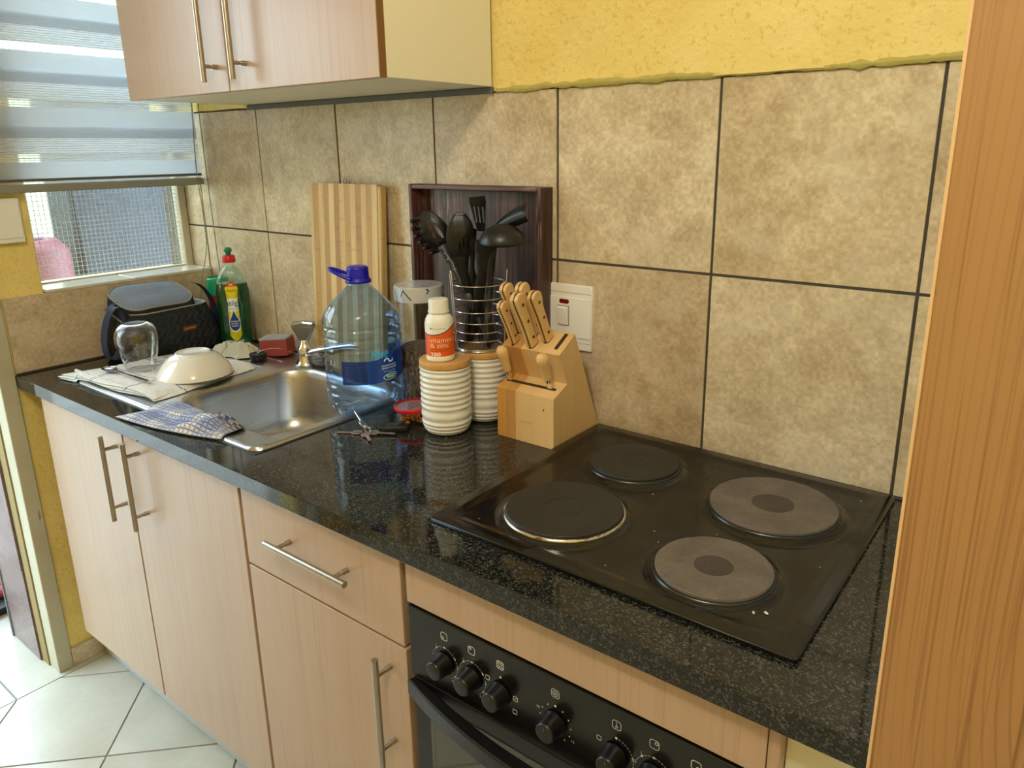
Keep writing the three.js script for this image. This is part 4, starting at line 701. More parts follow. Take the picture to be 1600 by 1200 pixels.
{ // cooker switch on the tiles
  const s = thing('cooker_switch', 'white cooker isolator switch with red neon on the tiles', 'switch', [1.370, 1.125, 0]);
  part('plate', rrLoft([{ hw: 0.062, hd: 0.0685, r: 0.004, y: 0 }, { hw: 0.062, hd: 0.0685, r: 0.004, y: 0.005 }, { hw: 0.060, hd: 0.0665, r: 0.004, y: 0.0075 }], { capEnd: true }).rotateX(Math.PI / 2), M.white, s, 'off white plastic plate');
  part('raised_panel', bx(-0.0605, 0.0605, -0.042, 0.042, 0.007, 0.0095, 0.0012), M.white, s);
  for (const y of [0.052, -0.052]) part('groove', bx(-0.0605, 0.0605, y - 0.0005, y + 0.0005, 0.0073, 0.0079, 0), mat({ color: css('#a7a493'), roughness: 0.6 }), s);
  const rk = bx(-0.0125, 0.0125, -0.019, 0.019, -0.004, 0.006, 0.0015); rk.rotateX(0.16); part('rocker', rk.translate(-0.006, 0.003, 0.0105), M.white, s, 'white rocker');
  part('rocker_surround', bx(-0.0205, 0.0085, -0.018, 0.024, 0.009, 0.0101, 0.0004), mat({ color: css('#8f8d80'), roughness: 0.6 }), s);
  part('neon', rrLoft([{ hw: 0.012, hd: 0.0045, r: 0.0045, y: 0 }, { hw: 0.012, hd: 0.0045, r: 0.0045, y: 0.0015 }, { hw: 0.011, hd: 0.0035, r: 0.0035, y: 0.002 }], { capEnd: true }).rotateX(Math.PI / 2).translate(-0.004, 0.033, 0.009), mat({ color: css('#6e0b0d'), roughness: 0.2 }), s, 'dark red neon lens');
}
// ------------------------------------------------------------------ middle of the worktop
const FACE = Math.atan2(2.219 - 1.0, 1.262 - 0.2);
{ // big water bottle
  const b = thing('water_bottle', 'large clear blue plastic water bottle with blue cap and handle', 'bottle', [0.983, TOP + 0.0080, 0.229]); b.scale.y = 0.978;
  const prof = []; const rBody = (y) => {
    let r = 0.0835; if (y < 0.03) r = 0.070 + 0.0135 * Math.sqrt(clamp(y / 0.03));
    for (const yr of [0.036, 0.055, 0.074, 0.156, 0.178, 0.200]) r -= 0.0034 * Math.exp(-Math.pow((y - yr) / 0.0026, 2));
    
    if (y > 0.205) { const t = clamp((y - 0.205) / 0.082); r = 0.0835 - 0.062 * (t * t * (1.55 - 0.55 * t)); }
    return r;
  };
  prof.push([0, 0.012], [0.03, 0.010], [0.05, 0.003], [0.062, 0]); for (let i = 0; i <= 120; i++) { const y = 0.0005 + i / 120 * 0.2865; prof.push([rBody(y), y]); } prof.push([0.0205, 0.292], [0.0205, 0.302]);
  const g = lathe(prof, 96), p = g.attributes.position;
  for (let i = 0; i < p.count; i++) { const x = p.getX(i), y = p.getY(i), z = p.getZ(i), a = Math.atan2(x, z), r = Math.hypot(x, z); if (r < 1e-4) continue;
    let f = 0; if (y > 0.205) { const t = clamp((y - 0.205) / 0.08); f = -0.030 * Math.pow(Math.max(0, Math.sin(a * 3 + 0.4 + t * 0.7)), 2) * Math.sin(t * Math.PI) * 1.0; }
    if (y > 0.080 && y < 0.150) f += -0.012 * smooth(0.080, 0.085, y) * smooth(0.150, 0.145, y);
    if (y < 0.052) f += -0.04 * Math.pow(Math.abs(Math.sin(a * 5)), 3) * smooth(0.052, 0.03, y);
    const wob = 0.02 * (fbm(a / 6.2832 + 0.5, y * 3, 12, 6, 2) - 0.5); const k = 1 + f + wob; p.setX(i, x * k); p.setZ(i, z * k); }
  g.computeVertexNormals();
  part('shell', g, mat({ color: lin(0.60, 0.77, 1.0), transmission: 1, thickness: 0, ior: 1.6, roughness: 0.04, bumpMap: tex(256, 256, (u, v) => fbm(u, v, 14, 10, 3), { srgb: false }), bumpScale: 0.004 }), b, 'thin ribbed clear blue plastic');
  const capM = mat({ color: css('#1a16b4'), roughness: 0.32 });
  const grip = []; for (let i = 0; i <= 10; i++) grip.push([0, 0]);
  part('cap', lathe([[0.0205, 0.2905], [0.0275, 0.2915], [0.0278, 0.2965], [0.0245, 0.300], [0.0236, 0.302], [0.0228, 0.322], [0.0215, 0.3255], [0.019, 0.327], [0, 0.3272]], 40), capM, b, 'blue screw cap');
  const loop = [], dir = FACE - Math.PI / 2 - 0.15; for (let i = 0; i <= 24; i++) { const t = i / 24 * Math.PI, w = 0.022 * Math.cos(t), l = 0.012 + 0.047 * Math.sin(t); loop.push([l * Math.sin(dir) + w * Math.cos(dir), 0.3 + 0.022 * Math.sin(t), l * Math.cos(dir) - w * Math.sin(dir)]); }
  part('carry_loop', tube(loop, 0.0042, 60, 8), capM, b, 'blue carry loop');
  const lab = canvasTex(1024, 512, (g, w, h) => {
    g.clearRect(0, 0, w, h); g.fillStyle = '#0b3f9a'; g.beginPath(); g.moveTo(0, 190); g.lineTo(300, 190); g.bezierCurveTo(420, 190, 460, 110, 640, 110); g.lineTo(w, 110); g.lineTo(w, 480); g.lineTo(620, 470); g.bezierCurveTo(520, 440, 460, 492, 300, 492); g.lineTo(0, 492); g.closePath(); g.fill();
    g.fillStyle = '#092f78'; g.fillRect(0, 190, 250, 302);
    g.fillStyle = '#6f9be0'; g.globalAlpha = 0.7; g.font = '15px sans-serif'; g.fillText('typical analysis mg/l', 30, 222); for (let i = 0; i < 8; i++) { g.fillText('calcium  ' + (3 + i * 2), 30, 262 + i * 26); g.fillText('< 0.' + i, 160, 262 + i * 26); } g.globalAlpha = 1;
    g.fillStyle = '#25b4f0'; g.font = 'italic bold 150px sans-serif'; g.fillText('Pure', 290, 172, 190); g.fillStyle = '#1b3fae'; g.fillText('Still', 485, 120, 220);
    g.strokeStyle = '#eaf3ff'; g.lineWidth = 17; g.lineCap = 'round'; g.beginPath(); g.arc(462, 215, 25, Math.PI, 0); g.stroke(); g.beginPath(); g.arc(512, 210, 25, Math.PI, 0, true); g.stroke();
    g.fillStyle = '#e4eeff'; g.font = 'bold 29px sans-serif'; g.fillText('OZONATED WITH', 400, 290, 180); g.fillText('REVERSE OSMOSIS', 400, 324, 190); g.font = '22px sans-serif'; g.fillText('still spring water', 420, 362, 160);
    g.fillStyle = '#0d6b86'; g.strokeStyle = '#e8f4ff'; g.lineWidth = 6; g.beginPath(); g.ellipse(500, 425, 84, 42, -0.15, 0, 7); g.fill(); g.stroke(); g.fillStyle = '#f2fff8'; g.font = 'bold 26px sans-serif'; g.textAlign = 'center'; g.fillText('100% PURE', 500, 422, 130); g.fillText('WATER', 500, 446, 90);
  });
  part('label', lathe([[0.0846, 0.078], [0.0846, 0.166]], 48, FACE - 0.56, 2.6), mat({ map: lab, transparent: true, opacity: 0.96, roughness: 0.25, side: THREE.DoubleSide }), b, 'blue printed film label');
}
{ // tall jar of grain
  const j = thing('storage_jar', 'tall clear jar of brown grain with marbled lid behind bottle', 'jar', [1.036, TOP + 0.0005, 0.103]);
  const rr = 0.053;
  part('glass', lathe([[0, 0.0], [rr - 0.003, 0], [rr, 0.003], [rr, 0.238], [rr - 0.004, 0.244]], 56), mat({ color: lin(0.95, 0.96, 0.94), transmission: 1, thickness: 0, roughness: 0.03 }), j, 'clear glass wall');
  const seedT = tex(512, 512, (u, v) => { const a = vnoise(u * 120, v * 90, 120, 90), c = vnoise(u * 60 + 9, v * 45, 60, 45), e = fbm(u, v, 6, 6, 2); let k = lerp3([0.24, 0.17, 0.12], [0.62, 0.52, 0.42], a); if (c > 0.7) k = lerp3(k, [0.16, 0.11, 0.09], 0.7); return lerp3(k, [0.5, 0.46, 0.44], 0.25 * e); }), seedB = tex(512, 512, (u, v) => fbm(u, v, 90, 60, 2), { srgb: false });
  part('grain', lathe([[0, 0.003], [rr - 0.002, 0.003], [rr - 0.002, 0.128], [rr - 0.012, 0.136], [0.02, 0.134], [0, 0.138]], 56), mat({ map: seedT, bumpMap: seedB, bumpScale: 0.004, roughness: 0.8 }), j, 'brown and grey grain filling').userData.kind = 'stuff';
  const marb = canvasTex(512, 128, (g, w, h) => { g.fillStyle = '#c9cac9'; g.fillRect(0, 0, w, h); g.strokeStyle = '#3f4144'; for (let i = 0; i < 26; i++) { g.lineWidth = 1 + rnd() * 2; let x = rnd() * w, y = rnd() * h; g.beginPath(); g.moveTo(x, y); for (let k = 0; k < 3; k++) { x += (rnd() - 0.5) * 60; y += (rnd() - 0.5) * 50; g.lineTo(x, y); } g.stroke(); } }); marb.wrapS = marb.wrapT = THREE.RepeatWrapping;
  part('lid', lathe([[rr + 0.0015, 0.241], [rr + 0.0025, 0.243], [rr + 0.0025, 0.272], [rr + 0.001, 0.2745], [rr - 0.003, 0.275], [0, 0.275]], 56), mat({ map: marb, roughness: 0.25, clearcoat: 0.5 }), j, 'grey marbled lid');
}
{ // small round tub
  const t = thing('food_tub', 'small round clear tub with red rim and orange snack', 'tub', [1.1135, TOP + 0.0005, 0.212]);
  part('wall', lathe([[0, 0.001], [0.035, 0.001], [0.036, 0.003], [0.0385, 0.032]], 44), mat({ color: lin(0.95, 0.96, 0.96), transmission: 1, thickness: 0, roughness: 0.12 }), t, 'clear plastic wall');
  const ft = tex(256, 256, (u, v) => { const a = vnoise(u * 40, v * 24, 40, 24), b = vnoise(u * 22 + 5, v * 14, 22, 14); let c = lerp3([0.55, 0.30, 0.06], [0.85, 0.60, 0.16], a); if (b > 0.72) c = [0.28, 0.13, 0.05]; return c; });
  const gs = []; for (let i = 0; i < 90; i++) { const a = R(0, 6.28), r = 0.032 * Math.sqrt(rnd()), s = R(0.003, 0.006), g = new THREE.IcosahedronGeometry(s, 0); g.scale(1, 0.7, R(0.6, 1.3)); g.rotateY(a * 3); g.translate(r * Math.cos(a), R(0.005, 0.02), r * Math.sin(a)); gs.push(g); }
  const sn = part('snack', merge(gs), mat({ map: ft, roughness: 0.7 }), t, 'orange crunchy snack mix'); sn.userData.kind = 'stuff';
  part('lid', lathe([[0.039, 0.029], [0.0415, 0.0295], [0.042, 0.036], [0.0405, 0.038], [0.038, 0.037]], 56), M.red, t, 'red lid rim');
  part('lid_window', lathe([[0.0385, 0.0345], [0.03, 0.0335], [0, 0.0335]], 44), mat({ color: lin(0.95, 0.62, 0.62), transmission: 0.75, thickness: 0, roughness: 0.12 }), t, 'clear lid centre');
}
{ // bunch of keys with a remote fob
  const k = thing('key_bunch', 'bunch of keys with black remote fob on the worktop', 'keys', [1.078, TOP + 0.0008, 0.318], 0.1);
  const nickel = mat({ color: lin(0.62, 0.55, 0.47), metalness: 1, roughness: 0.3 }), pinkish = mat({ color: lin(0.72, 0.50, 0.46), metalness: 1, roughness: 0.32 });
  part('fob', rrLoft([{ hw: 0.030, hd: 0.013, r: 0.011, y: 0 }, { hw: 0.033, hd: 0.0155, r: 0.013, y: 0.004 }, { hw: 0.032, hd: 0.0145, r: 0.013, y: 0.010 }, { hw: 0.027, hd: 0.011, r: 0.010, y: 0.0125 }], { n: 8, capStart: true, capEnd: true, crease: 1.2 }).rotateY(0.62).translate(0.046, 0, -0.036), M.blackMat, k, 'black remote fob');
  const btn = []; for (const [a, c] of [[-0.010, 0.004], [0.004, 0.004], [-0.006, -0.005], [0.008, -0.005]]) btn.push(bx(a - 0.005, a + 0.005, 0.0122, 0.0135, c - 0.0033, c + 0.0033, 0.0006)); part('buttons', merge(btn).rotateY(0.62).translate(0.046, 0, -0.036), mat({ color: css('#3a3c40'), roughness: 0.5 }), k);
  const key = (len, m, pos, ry, rx, rz) => { const o = [[0, -0.0035]]; for (let i = 0; i <= 7; i++) { o.push([len * (0.25 + i * 0.1), -0.0035 + (i % 2 ? 0.0016 : 0)]); } o.push([len, 0], [len * 0.96, 0.0035], [0, 0.0035]); const g = merge([plate(o, 0.002, 0.0004), plate(ellipse(-0.010, 0, 0.0115, 0.0105, 24), 0.0022, 0.0004, [ellipse(-0.0155, 0, 0.0028, 0.0028, 12)])]); g.translate(0.016, 0, -0.001); g.rotateX(-Math.PI / 2 + rx); g.rotateZ(rz); g.rotateY(ry); g.translate(...pos); part('key', g, m, k); };
  key(0.034, nickel, [0.004, 0.014, 0.004], 2.75, 0.5, 0.42); key(0.032, pinkish, [-0.004, 0.0016, 0.012], 3.6, 0, 0.0); key(0.030, pinkish, [0.012, 0.003, 0.012], -0.62, 0.2, 0.03); key(0.036, nickel, [0.02, 0.004, 0.004], 0.38, 0.1, 0.0);
  part('ring', merge([new THREE.TorusGeometry(0.0125, 0.0011, 8, 36).rotateX(1.1).translate(0.004, 0.011, -0.002), new THREE.TorusGeometry(0.009, 0.001, 8, 30).rotateX(0.4).translate(0.012, 0.009, 0.006)]), M.chrome, k, 'steel split rings');
}
function canister(pos, label) {
  const c = thing('ribbed_canister', label, 'canister', pos, 0, 'white ribbed canisters with bamboo lids');
  const pr = [[0, 0], [0.036, 0], [0.0405, 0.003]]; for (let i = 0; i <= 90; i++) { const y = 0.004 + i / 90 * 0.136, t = y / 0.14; let r = 0.0512 - 0.0105 * Math.pow(1 - clamp(y / 0.032), 2); const wv = y * (2 * Math.PI) / (0.0078 + 0.0036 * smooth(0.02, 0.06, y)); r += 0.0011 * Math.sin(wv) * smooth(0, 0.012, y); pr.push([r, y]); } pr.push([0.0495, 0.142], [0.046, 0.142]);
  part('jar', lathe(pr, 64), M.canister, c, 'white ribbed ceramic jar');
  part('lid', boxMap(lathe([[0.0, 0.1425], [0.0505, 0.1425], [0.0525, 0.144], [0.0525, 0.1545], [0.051, 0.156], [0, 0.156]], 56)), M.bamboo, c, 'round bamboo lid');
  return c;
}
M.canister = mat({ color: css('#e8e6dc'), roughness: 0.32, clearcoat: 0.2, clearcoatRoughness: 0.3 });
M.bamboo = mat({ map: tex(512, 512, woodTex([0.86, 0.68, 0.42], [0.78, 0.58, 0.32], [0.62, 0.42, 0.2], { k: 0.5 }), { rx: 4, ry: 4 }), roughness: 0.45 });
canister([1.208, TOP + 0.0005, 0.208], 'white ribbed canister with vitamin bottle standing on its lid');
canister([1.222, TOP + 0.0005, 0.1015], 'white ribbed canister carrying the wire utensil basket');
{ // vitamin bottle
  const v = thing('vitamin_bottle', 'white pill bottle with orange vitamin label on canister lid', 'bottle', [1.2075, TOP + 0.157, 0.219]);
  part('body', lathe([[0, 0], [0.0265, 0], [0.0285, 0.0025], [0.0288, 0.074], [0.0275, 0.083], [0.0235, 0.0905], [0.0195, 0.094], [0.0195, 0.098]], 48), M.white, v, 'white plastic body');
  part('cap', lathe([[0.0195, 0.096], [0.0215, 0.0965], [0.0215, 0.1], [0.0203, 0.101], [0.0200, 0.121], [0.0185, 0.1235], [0, 0.124]], 48), M.white, v, 'white ridged cap');
  const lab = canvasTex(1024, 512, (g, w, h) => {
    g.fillStyle = '#f3f0e6'; g.fillRect(0, 0, w, h); g.fillStyle = '#e5601c'; g.beginPath(); g.moveTo(0, 20); g.lineTo(60, 20); g.bezierCurveTo(200, 190, 420, 190, 560, 60); g.bezierCurveTo(640, 0, 700, 20, 760, 60); g.lineTo(w, 40); g.lineTo(w, 470); g.lineTo(0, 470); g.closePath(); g.fill();
    g.strokeStyle = '#2c2c4a'; g.lineWidth = 13; g.beginPath(); g.moveTo(130, 95); g.bezierCurveTo(240, 190, 420, 180, 560, 60); g.bezierCurveTo(640, 0, 700, 20, 760, 60); g.stroke();
    g.fillStyle = '#33324a'; g.font = 'bold 36px sans-serif'; g.fillText('W', 300, 75); g.font = '30px sans-serif'; g.fillText('E L L V I T A', 338, 75, 190);
    g.fillStyle = '#fbe9d8'; g.font = '86px sans-serif'; g.fillText('vitamin-C', 300, 262, 340); g.fillText('& zinc', 300, 340, 240);
    g.fillStyle = '#6a2410'; g.font = '24px sans-serif'; g.fillText('with rosehip & bioflavonoids', 300, 372, 330); g.fillText('effervescent tablets', 300, 398, 230);
    g.fillStyle = '#fff4e6'; g.font = 'bold 76px sans-serif'; g.fillText('100', 300, 462, 150);
    g.fillStyle = '#33324a'; g.beginPath(); g.arc(620, 150, 36, 0, 7); g.fill(); g.fillStyle = '#fff'; g.fillRect(612, 126, 16, 48); g.fillRect(596, 142, 48, 16);
    g.fillStyle = '#fbe9d8'; g.font = '15px sans-serif'; for (let i = 0; i < 16; i++) g.fillText('ascorbic acid zinc gluconate', 700, 130 + i * 20); for (let i = 0; i < 16; i++) g.fillText('store below 25 C', 20, 130 + i * 20);
  });
  part('label', lathe([[0.0292, 0.006], [0.0292, 0.077]], 64, FACE - 2.6, Math.PI * 2 * 0.97), mat({ map: lab, roughness: 0.3, side: THREE.DoubleSide }), v, 'orange and white printed label');
}
// wire basket and black utensils
const BK = [1.216, TOP + 0.157, 0.106];
{
  const b = thing('utensil_basket', 'chrome wire basket holding black utensils on a canister', 'basket', BK);
  const r0 = 0.0495, r1 = 0.0575, H = 0.155;
  [0.002, 0.005, 0.024, 0.042, 0.062, 0.085, 0.112, 0.140].forEach((y, i) => part('hoop', new THREE.TorusGeometry(mixn(r0, r1, y / H), i < 2 ? 0.0017 : 0.0013, 8, 64).rotateX(Math.PI / 2).translate(0, y, 0), M.chrome, b));
  for (let k = 0; k < 2; k++) { const a = FACE - Math.PI / 2 + 0.2 + k * (Math.PI - 0.4), up = (da, y) => { const r = mixn(r0, r1, y / H) + 0.0022; return [r * Math.sin(a + da), y, r * Math.cos(a + da)]; }; part('upright', tube([up(-0.09, 0.001), up(-0.09, 0.07), up(-0.09, 0.155), up(-0.07, 0.166), up(0, 0.170), up(0.07, 0.166), up(0.09, 0.155), up(0.09, 0.07), up(0.09, 0.001)], 0.0013, 60, 7), M.chrome, b); }
  for (let i = -7; i <= 7; i++) { const x = i * 0.0063, l = Math.sqrt(r0 * r0 - x * x); part('base_wire', rod([x, 0.003, -l], [x, 0.003, l], 0.0011, 0.0011, 6), M.chrome, b); }
}
function utensil(name, label) { return thing(name, label, 'utensil', [0, 0, 0], 0, 'black nylon utensils in the wire basket'); }
// each head is built in its own plane (x right, y up, z towards the viewer), then turned
function facing(g, at, turn, roll, tilt = 0) { g.rotateX(tilt); g.rotateZ(roll); g.rotateY(turn); return g.translate(...at); }
// a flat tapering grip swept through points, w wide and t thick; w runs across the direction "side"
function grip(pts, ws, t, side = [0.66, 0, -0.75]) {
  const c = new THREE.CatmullRomCurve3(pts.map(p => V(...p))), n = 28, rings = [], S = V(...side).normalize();
  for (let i = 0; i <= n; i++) {
    const u = i / n, p = c.getPoint(u), d = c.getTangent(u), a = S.clone().addScaledVector(d, -S.dot(d)).normalize(), b = d.clone().cross(a), k = u * (ws.length - 1), q = Math.min(ws.length - 2, Math.floor(k)), w = mixn(ws[q], ws[q + 1], k - q), ring = [];
    for (let m = 0; m < 14; m++) { const an = m / 14 * Math.PI * 2, cx = Math.sign(Math.cos(an)) * Math.pow(Math.abs(Math.cos(an)), 0.7) * w, cy = Math.sin(an) * t; ring.push([p.x + a.x * cx + b.x * cy, p.y + a.y * cx + b.y * cy, p.z + a.z * cx + b.z * cy]); }
    rings.push({ ring });
  }
  return rrLoft(rings, { capStart: true, capEnd: true, crease: 1.1 });
}
const YB = BK[1] + 0.009;
{
  const s = utensil('pasta_server', 'black pasta server with curled teeth in the wire basket');
  part('handle', grip([[1.243, YB, 0.104], [1.19, 1.17, 0.110], [1.150, 1.232, 0.110], [1.122, 1.268, 0.108]], [0.0075, 0.0085, 0.009, 0.012, 0.014], 0.0045), M.nylon, s);
  const o = []; for (let i = 0; i <= 40; i++) { const t = i / 40 * Math.PI * 2, c = Math.cos(t), q = Math.sin(t); o.push([0.029 * c * (1 - 0.2 * q), 0.049 * q]); }
  const head = bend(plate(o, 0.004, 0.0012, [ellipse(0.008, -0.003, 0.0040, 0.019, 16, 0.1), ellipse(-0.006, 0.004, 0.0036, 0.017, 16, -0.05)]), 0.008, (v) => { v.z += -12 * v.x * v.x - 6 * v.y * v.y + 0.01; });
  const teeth = []; for (let i = 0; i < 6; i++) { const y = -0.040 + i * 0.0155, x = -0.027 * Math.sqrt(Math.max(0.08, 1 - Math.pow(y / 0.050, 2))); teeth.push(tube([[x + 0.009, y, 0.000], [x - 0.002, y + 0.002, -0.002], [x - 0.010, y + 0.004, 0.004], [x - 0.013, y + 0.005, 0.012]], 0.0048, 14, 9), new THREE.SphereGeometry(0.0048, 10, 8).translate(x - 0.013, y + 0.005, 0.012)); }
  part('head', facing(merge([head, ...teeth]), [1.098, 1.296, 0.106], 0.62, 0.50), M.nylon, s, 'curled toothed head');
}
{
  const spoon = (name, label, at, sc, foot, neck, slots, turn) => {
    const s = utensil(name, label); const o = []; for (let i = 0; i <= 44; i++) { const t = i / 44 * Math.PI * 2, q = Math.sin(t); o.push([0.029 * Math.cos(t) * (1 - 0.16 * Math.max(0, -q)), 0.049 * q]); }
    const holes = slots ? [ellipse(0.006, -0.006, 0.0017, 0.011, 12), ellipse(-0.002, -0.013, 0.0016, 0.010, 12), ellipse(0.014, -0.010, 0.0016, 0.009, 12)] : [];
    const g = bend(plate(o, 0.0034, 0.001, holes), 0.008, (v) => { v.z += -11 * v.x * v.x - 4.5 * v.y * v.y + 0.012; }); g.scale(sc, sc, sc);
    part('head', facing(g, at, turn, 0.04, 0.10), M.nylon, s);
    part('handle', grip([foot, [mixn(foot[0], neck[0], .5), mixn(foot[1], neck[1], .5), mixn(foot[2], neck[2], .5)], neck, [at[0], at[1] - 0.036 * sc, at[2] + 0.003]], [0.0075, 0.009, 0.0095, 0.0115, 0.020], 0.0045), M.nylon, s);
  };
  spoon('serving_spoon', 'black slotted spoon with broad oval head in the basket', [1.186, 1.288, 0.124], 1.0, [1.198, YB, 0.080], [1.187, 1.225, 0.122], true, 0.75);
  spoon('serving_spoon', 'black plain spoon half hidden behind the slotted spoon', [1.152, 1.292, 0.084], 0.95, [1.236, YB, 0.082], [1.168, 1.232, 0.086], false, 0.75);
}
{
  const s = utensil('slotted_turner', 'black slotted turner blade standing up in the basket');
  const g = plate([[-0.010, -0.040], [0.010, -0.040], [0.0225, 0.026], [0.0205, 0.036], [-0.0205, 0.030], [-0.0225, 0.022]], 0.0026, 0.0008, [-0.009, 0, 0.009].map(x => [[x - 0.0016, -0.022], [x + 0.0016, -0.022], [x * 1.25 + 0.0016, 0.012], [x * 1.25 - 0.0016, 0.012]]));
  part('blade', facing(g, [1.200, 1.338, 0.082], 1.36, -0.12, -0.32), M.nylon, s);
  part('handle', grip([[1.186, YB, 0.120], [1.190, 1.17, 0.105], [1.190, 1.27, 0.092], [1.190, 1.305, 0.088]], [0.007, 0.007, 0.006, 0.008], 0.004), M.nylon, s);
}
{
  const s = utensil('soup_ladle', 'black soup ladle with deep round bowl in the basket');
  const out = []; for (let i = 0; i <= 20; i++) { const a = i / 20 * Math.PI / 2; out.push([0.046 * Math.sin(a), 0.036 * Math.cos(a)]); } const inn = out.map(([r, y]) => [Math.max(0, r - 0.0024), y - 0.0024]).reverse();
  const g = lathe([...out, ...inn], 44); g.rotateX(0.06); g.rotateZ(-0.02); g.translate(1.2905, 1.286, 0.116);
  part('bowl', g, M.nylon, s, 'domed ladle bowl');
  part('handle', grip([[1.178, YB, 0.096], [1.222, 1.15, 0.118], [1.246, 1.215, 0.130], [1.254, 1.262, 0.134], [1.262, 1.286, 0.132]], [0.0085, 0.0095, 0.0105, 0.0105, 0.017, 0.024], 0.005), M.nylon, s);
}
{
  const s = utensil('flat_spatula', 'black flat spatula leaning right behind the ladle');
  const A = [1.250, 1.298, 0.078], B = [1.238, 1.316, 0.074], C = [1.318, 1.360, 0.070], D = [1.330, 1.326, 0.082];
  part('blade', sheet(16, 10, (u, v) => { const q = k => mixn(mixn(A[k], D[k], u), mixn(B[k], C[k], u), v); return [q(0), q(1) + 0.006 * Math.sin(u * 3.1) * v, q(2) + 0.01 * Math.sin(v * 3.1)]; }, 0.003), M.nylon, s);
  part('handle', grip([[1.252, YB, 0.126], [1.238, 1.18, 0.098], [1.238, 1.27, 0.080], [1.250, 1.312, 0.077]], [0.0075, 0.008, 0.007, 0.010], 0.0042), M.nylon, s);
}
{ // wooden serving tray standing against the wall
  const t = thing('wooden_tray', 'dark reddish brown wooden tray standing against the wall tiles', 'tray', [1.142, TOP + 0.001, 0.0]);
  const dk = tex(512, 1024, (u, v) => { const a = fbm(u, v, 90, 3, 3), b = fbm(u + .3, v, 12, 2, 3), s = fbm(u + .6, v + .1, 150, 10, 2), wr = fbm(u, v + .3, 4, 3, 4); let c = lerp3([0.155, 0.075, 0.06], [0.46, 0.315, 0.285], clamp(a * 1.5 + b * 0.6 - 0.6)); c = lerp3(c, [0.60, 0.52, 0.49], 0.8 * smooth(0.56, 0.72, s) * smooth(0.50, 0.66, wr)); return c; }, { rx: 1 / 0.36, ry: 1 / 0.5 });
  const m = mat({ map: dk, roughness: 0.42 }), hw = 0.189, H = 0.488, D = 0.046;
  const g0 = new THREE.Group(); t.rotation.x = -0.012;
  part('base', boxMap(bx(-hw + 0.008, hw - 0.008, 0.008, H - 0.008, 0.006, 0.012, 0), 0.2, 0.1), m, t, 'grained tray base');
  part('rim', boxMap(bx(-hw, -hw + 0.011, 0, H, 0.004, D, 0.003), 0.7, 0.3), m, t); part('rim', boxMap(bx(hw - 0.011, hw, 0, H, 0.004, D, 0.003), 0.9, 0.6), m, t);
  part('rim', boxMap(bx(-hw + 0.011, hw - 0.011, H - 0.011, H, 0.004, D, 0.003), 0.5, 0.5, true), m, t); part('rim', boxMap(bx(-hw + 0.011, hw - 0.011, 0, 0.011, 0.004, D, 0.003), 0.4, 0.2, true), m, t);
}
{ // bamboo cutting board
  const b = thing('cutting_board', 'striped bamboo cutting board leaning against the wall tiles', 'cutting board', [0.716, TOP + 0.0015, 0.050]);
  b.rotation.x = -0.058;
  const cols = ['#e3c78c', '#c79f62', '#dfc084', '#c39a60', '#e6cb92', '#bd9158', '#e0c286', '#c9a266', '#e4c88e', '#c0955b', '#dcbc80', '#c69d61', '#e2c58a', '#d6b477'];
  const gr = tex(256, 512, (u, v) => { const a = fbm(u, v, 40, 4, 3), n = fbm(u + .2, v, 3, 40, 2); return lerp3([0.86, 0.84, 0.80], [1, 1, 1], clamp(a * 1.2 - 0.1 - 0.4 * smooth(0.70, 0.78, n))); }, { rx: 8, ry: 2.2 });
  const W = 0.272, H = 0.484, n = 14, D = 0.019; let x = -W / 2;
  const ws = [0.7, 1.1, 1.05, 1, 1.1, 1, 1, 1.1, 1, 1.05, 1, 0.9, 1.05, 0.7], sum = ws.reduce((a, c) => a + c);
  cols.forEach((c, i) => { const w = W * ws[i] / sum; part('strip', boxMap(bx(x, x + w, 0, H - (i === 0 || i === n - 1 ? 0.004 : 0), -D / 2, D / 2, i === 0 || i === n - 1 ? 0.004 : 0.0005), i * 0.13, i * 0.4), mat({ map: gr, color: css(c), roughness: 0.5 }), b); x += w; });
  part('hook', merge([new THREE.TorusGeometry(0.006, 0.0012, 8, 24).translate(-0.004, H + 0.006, 0), rod([0.012, H - 0.002, 0], [0.012, H + 0.005, 0], 0.0018, 0.0015, 8)]), mat({ color: lin(0.28, 0.22, 0.16), metalness: 1, roughness: 0.4 }), b, 'small brass hanging eye');
}
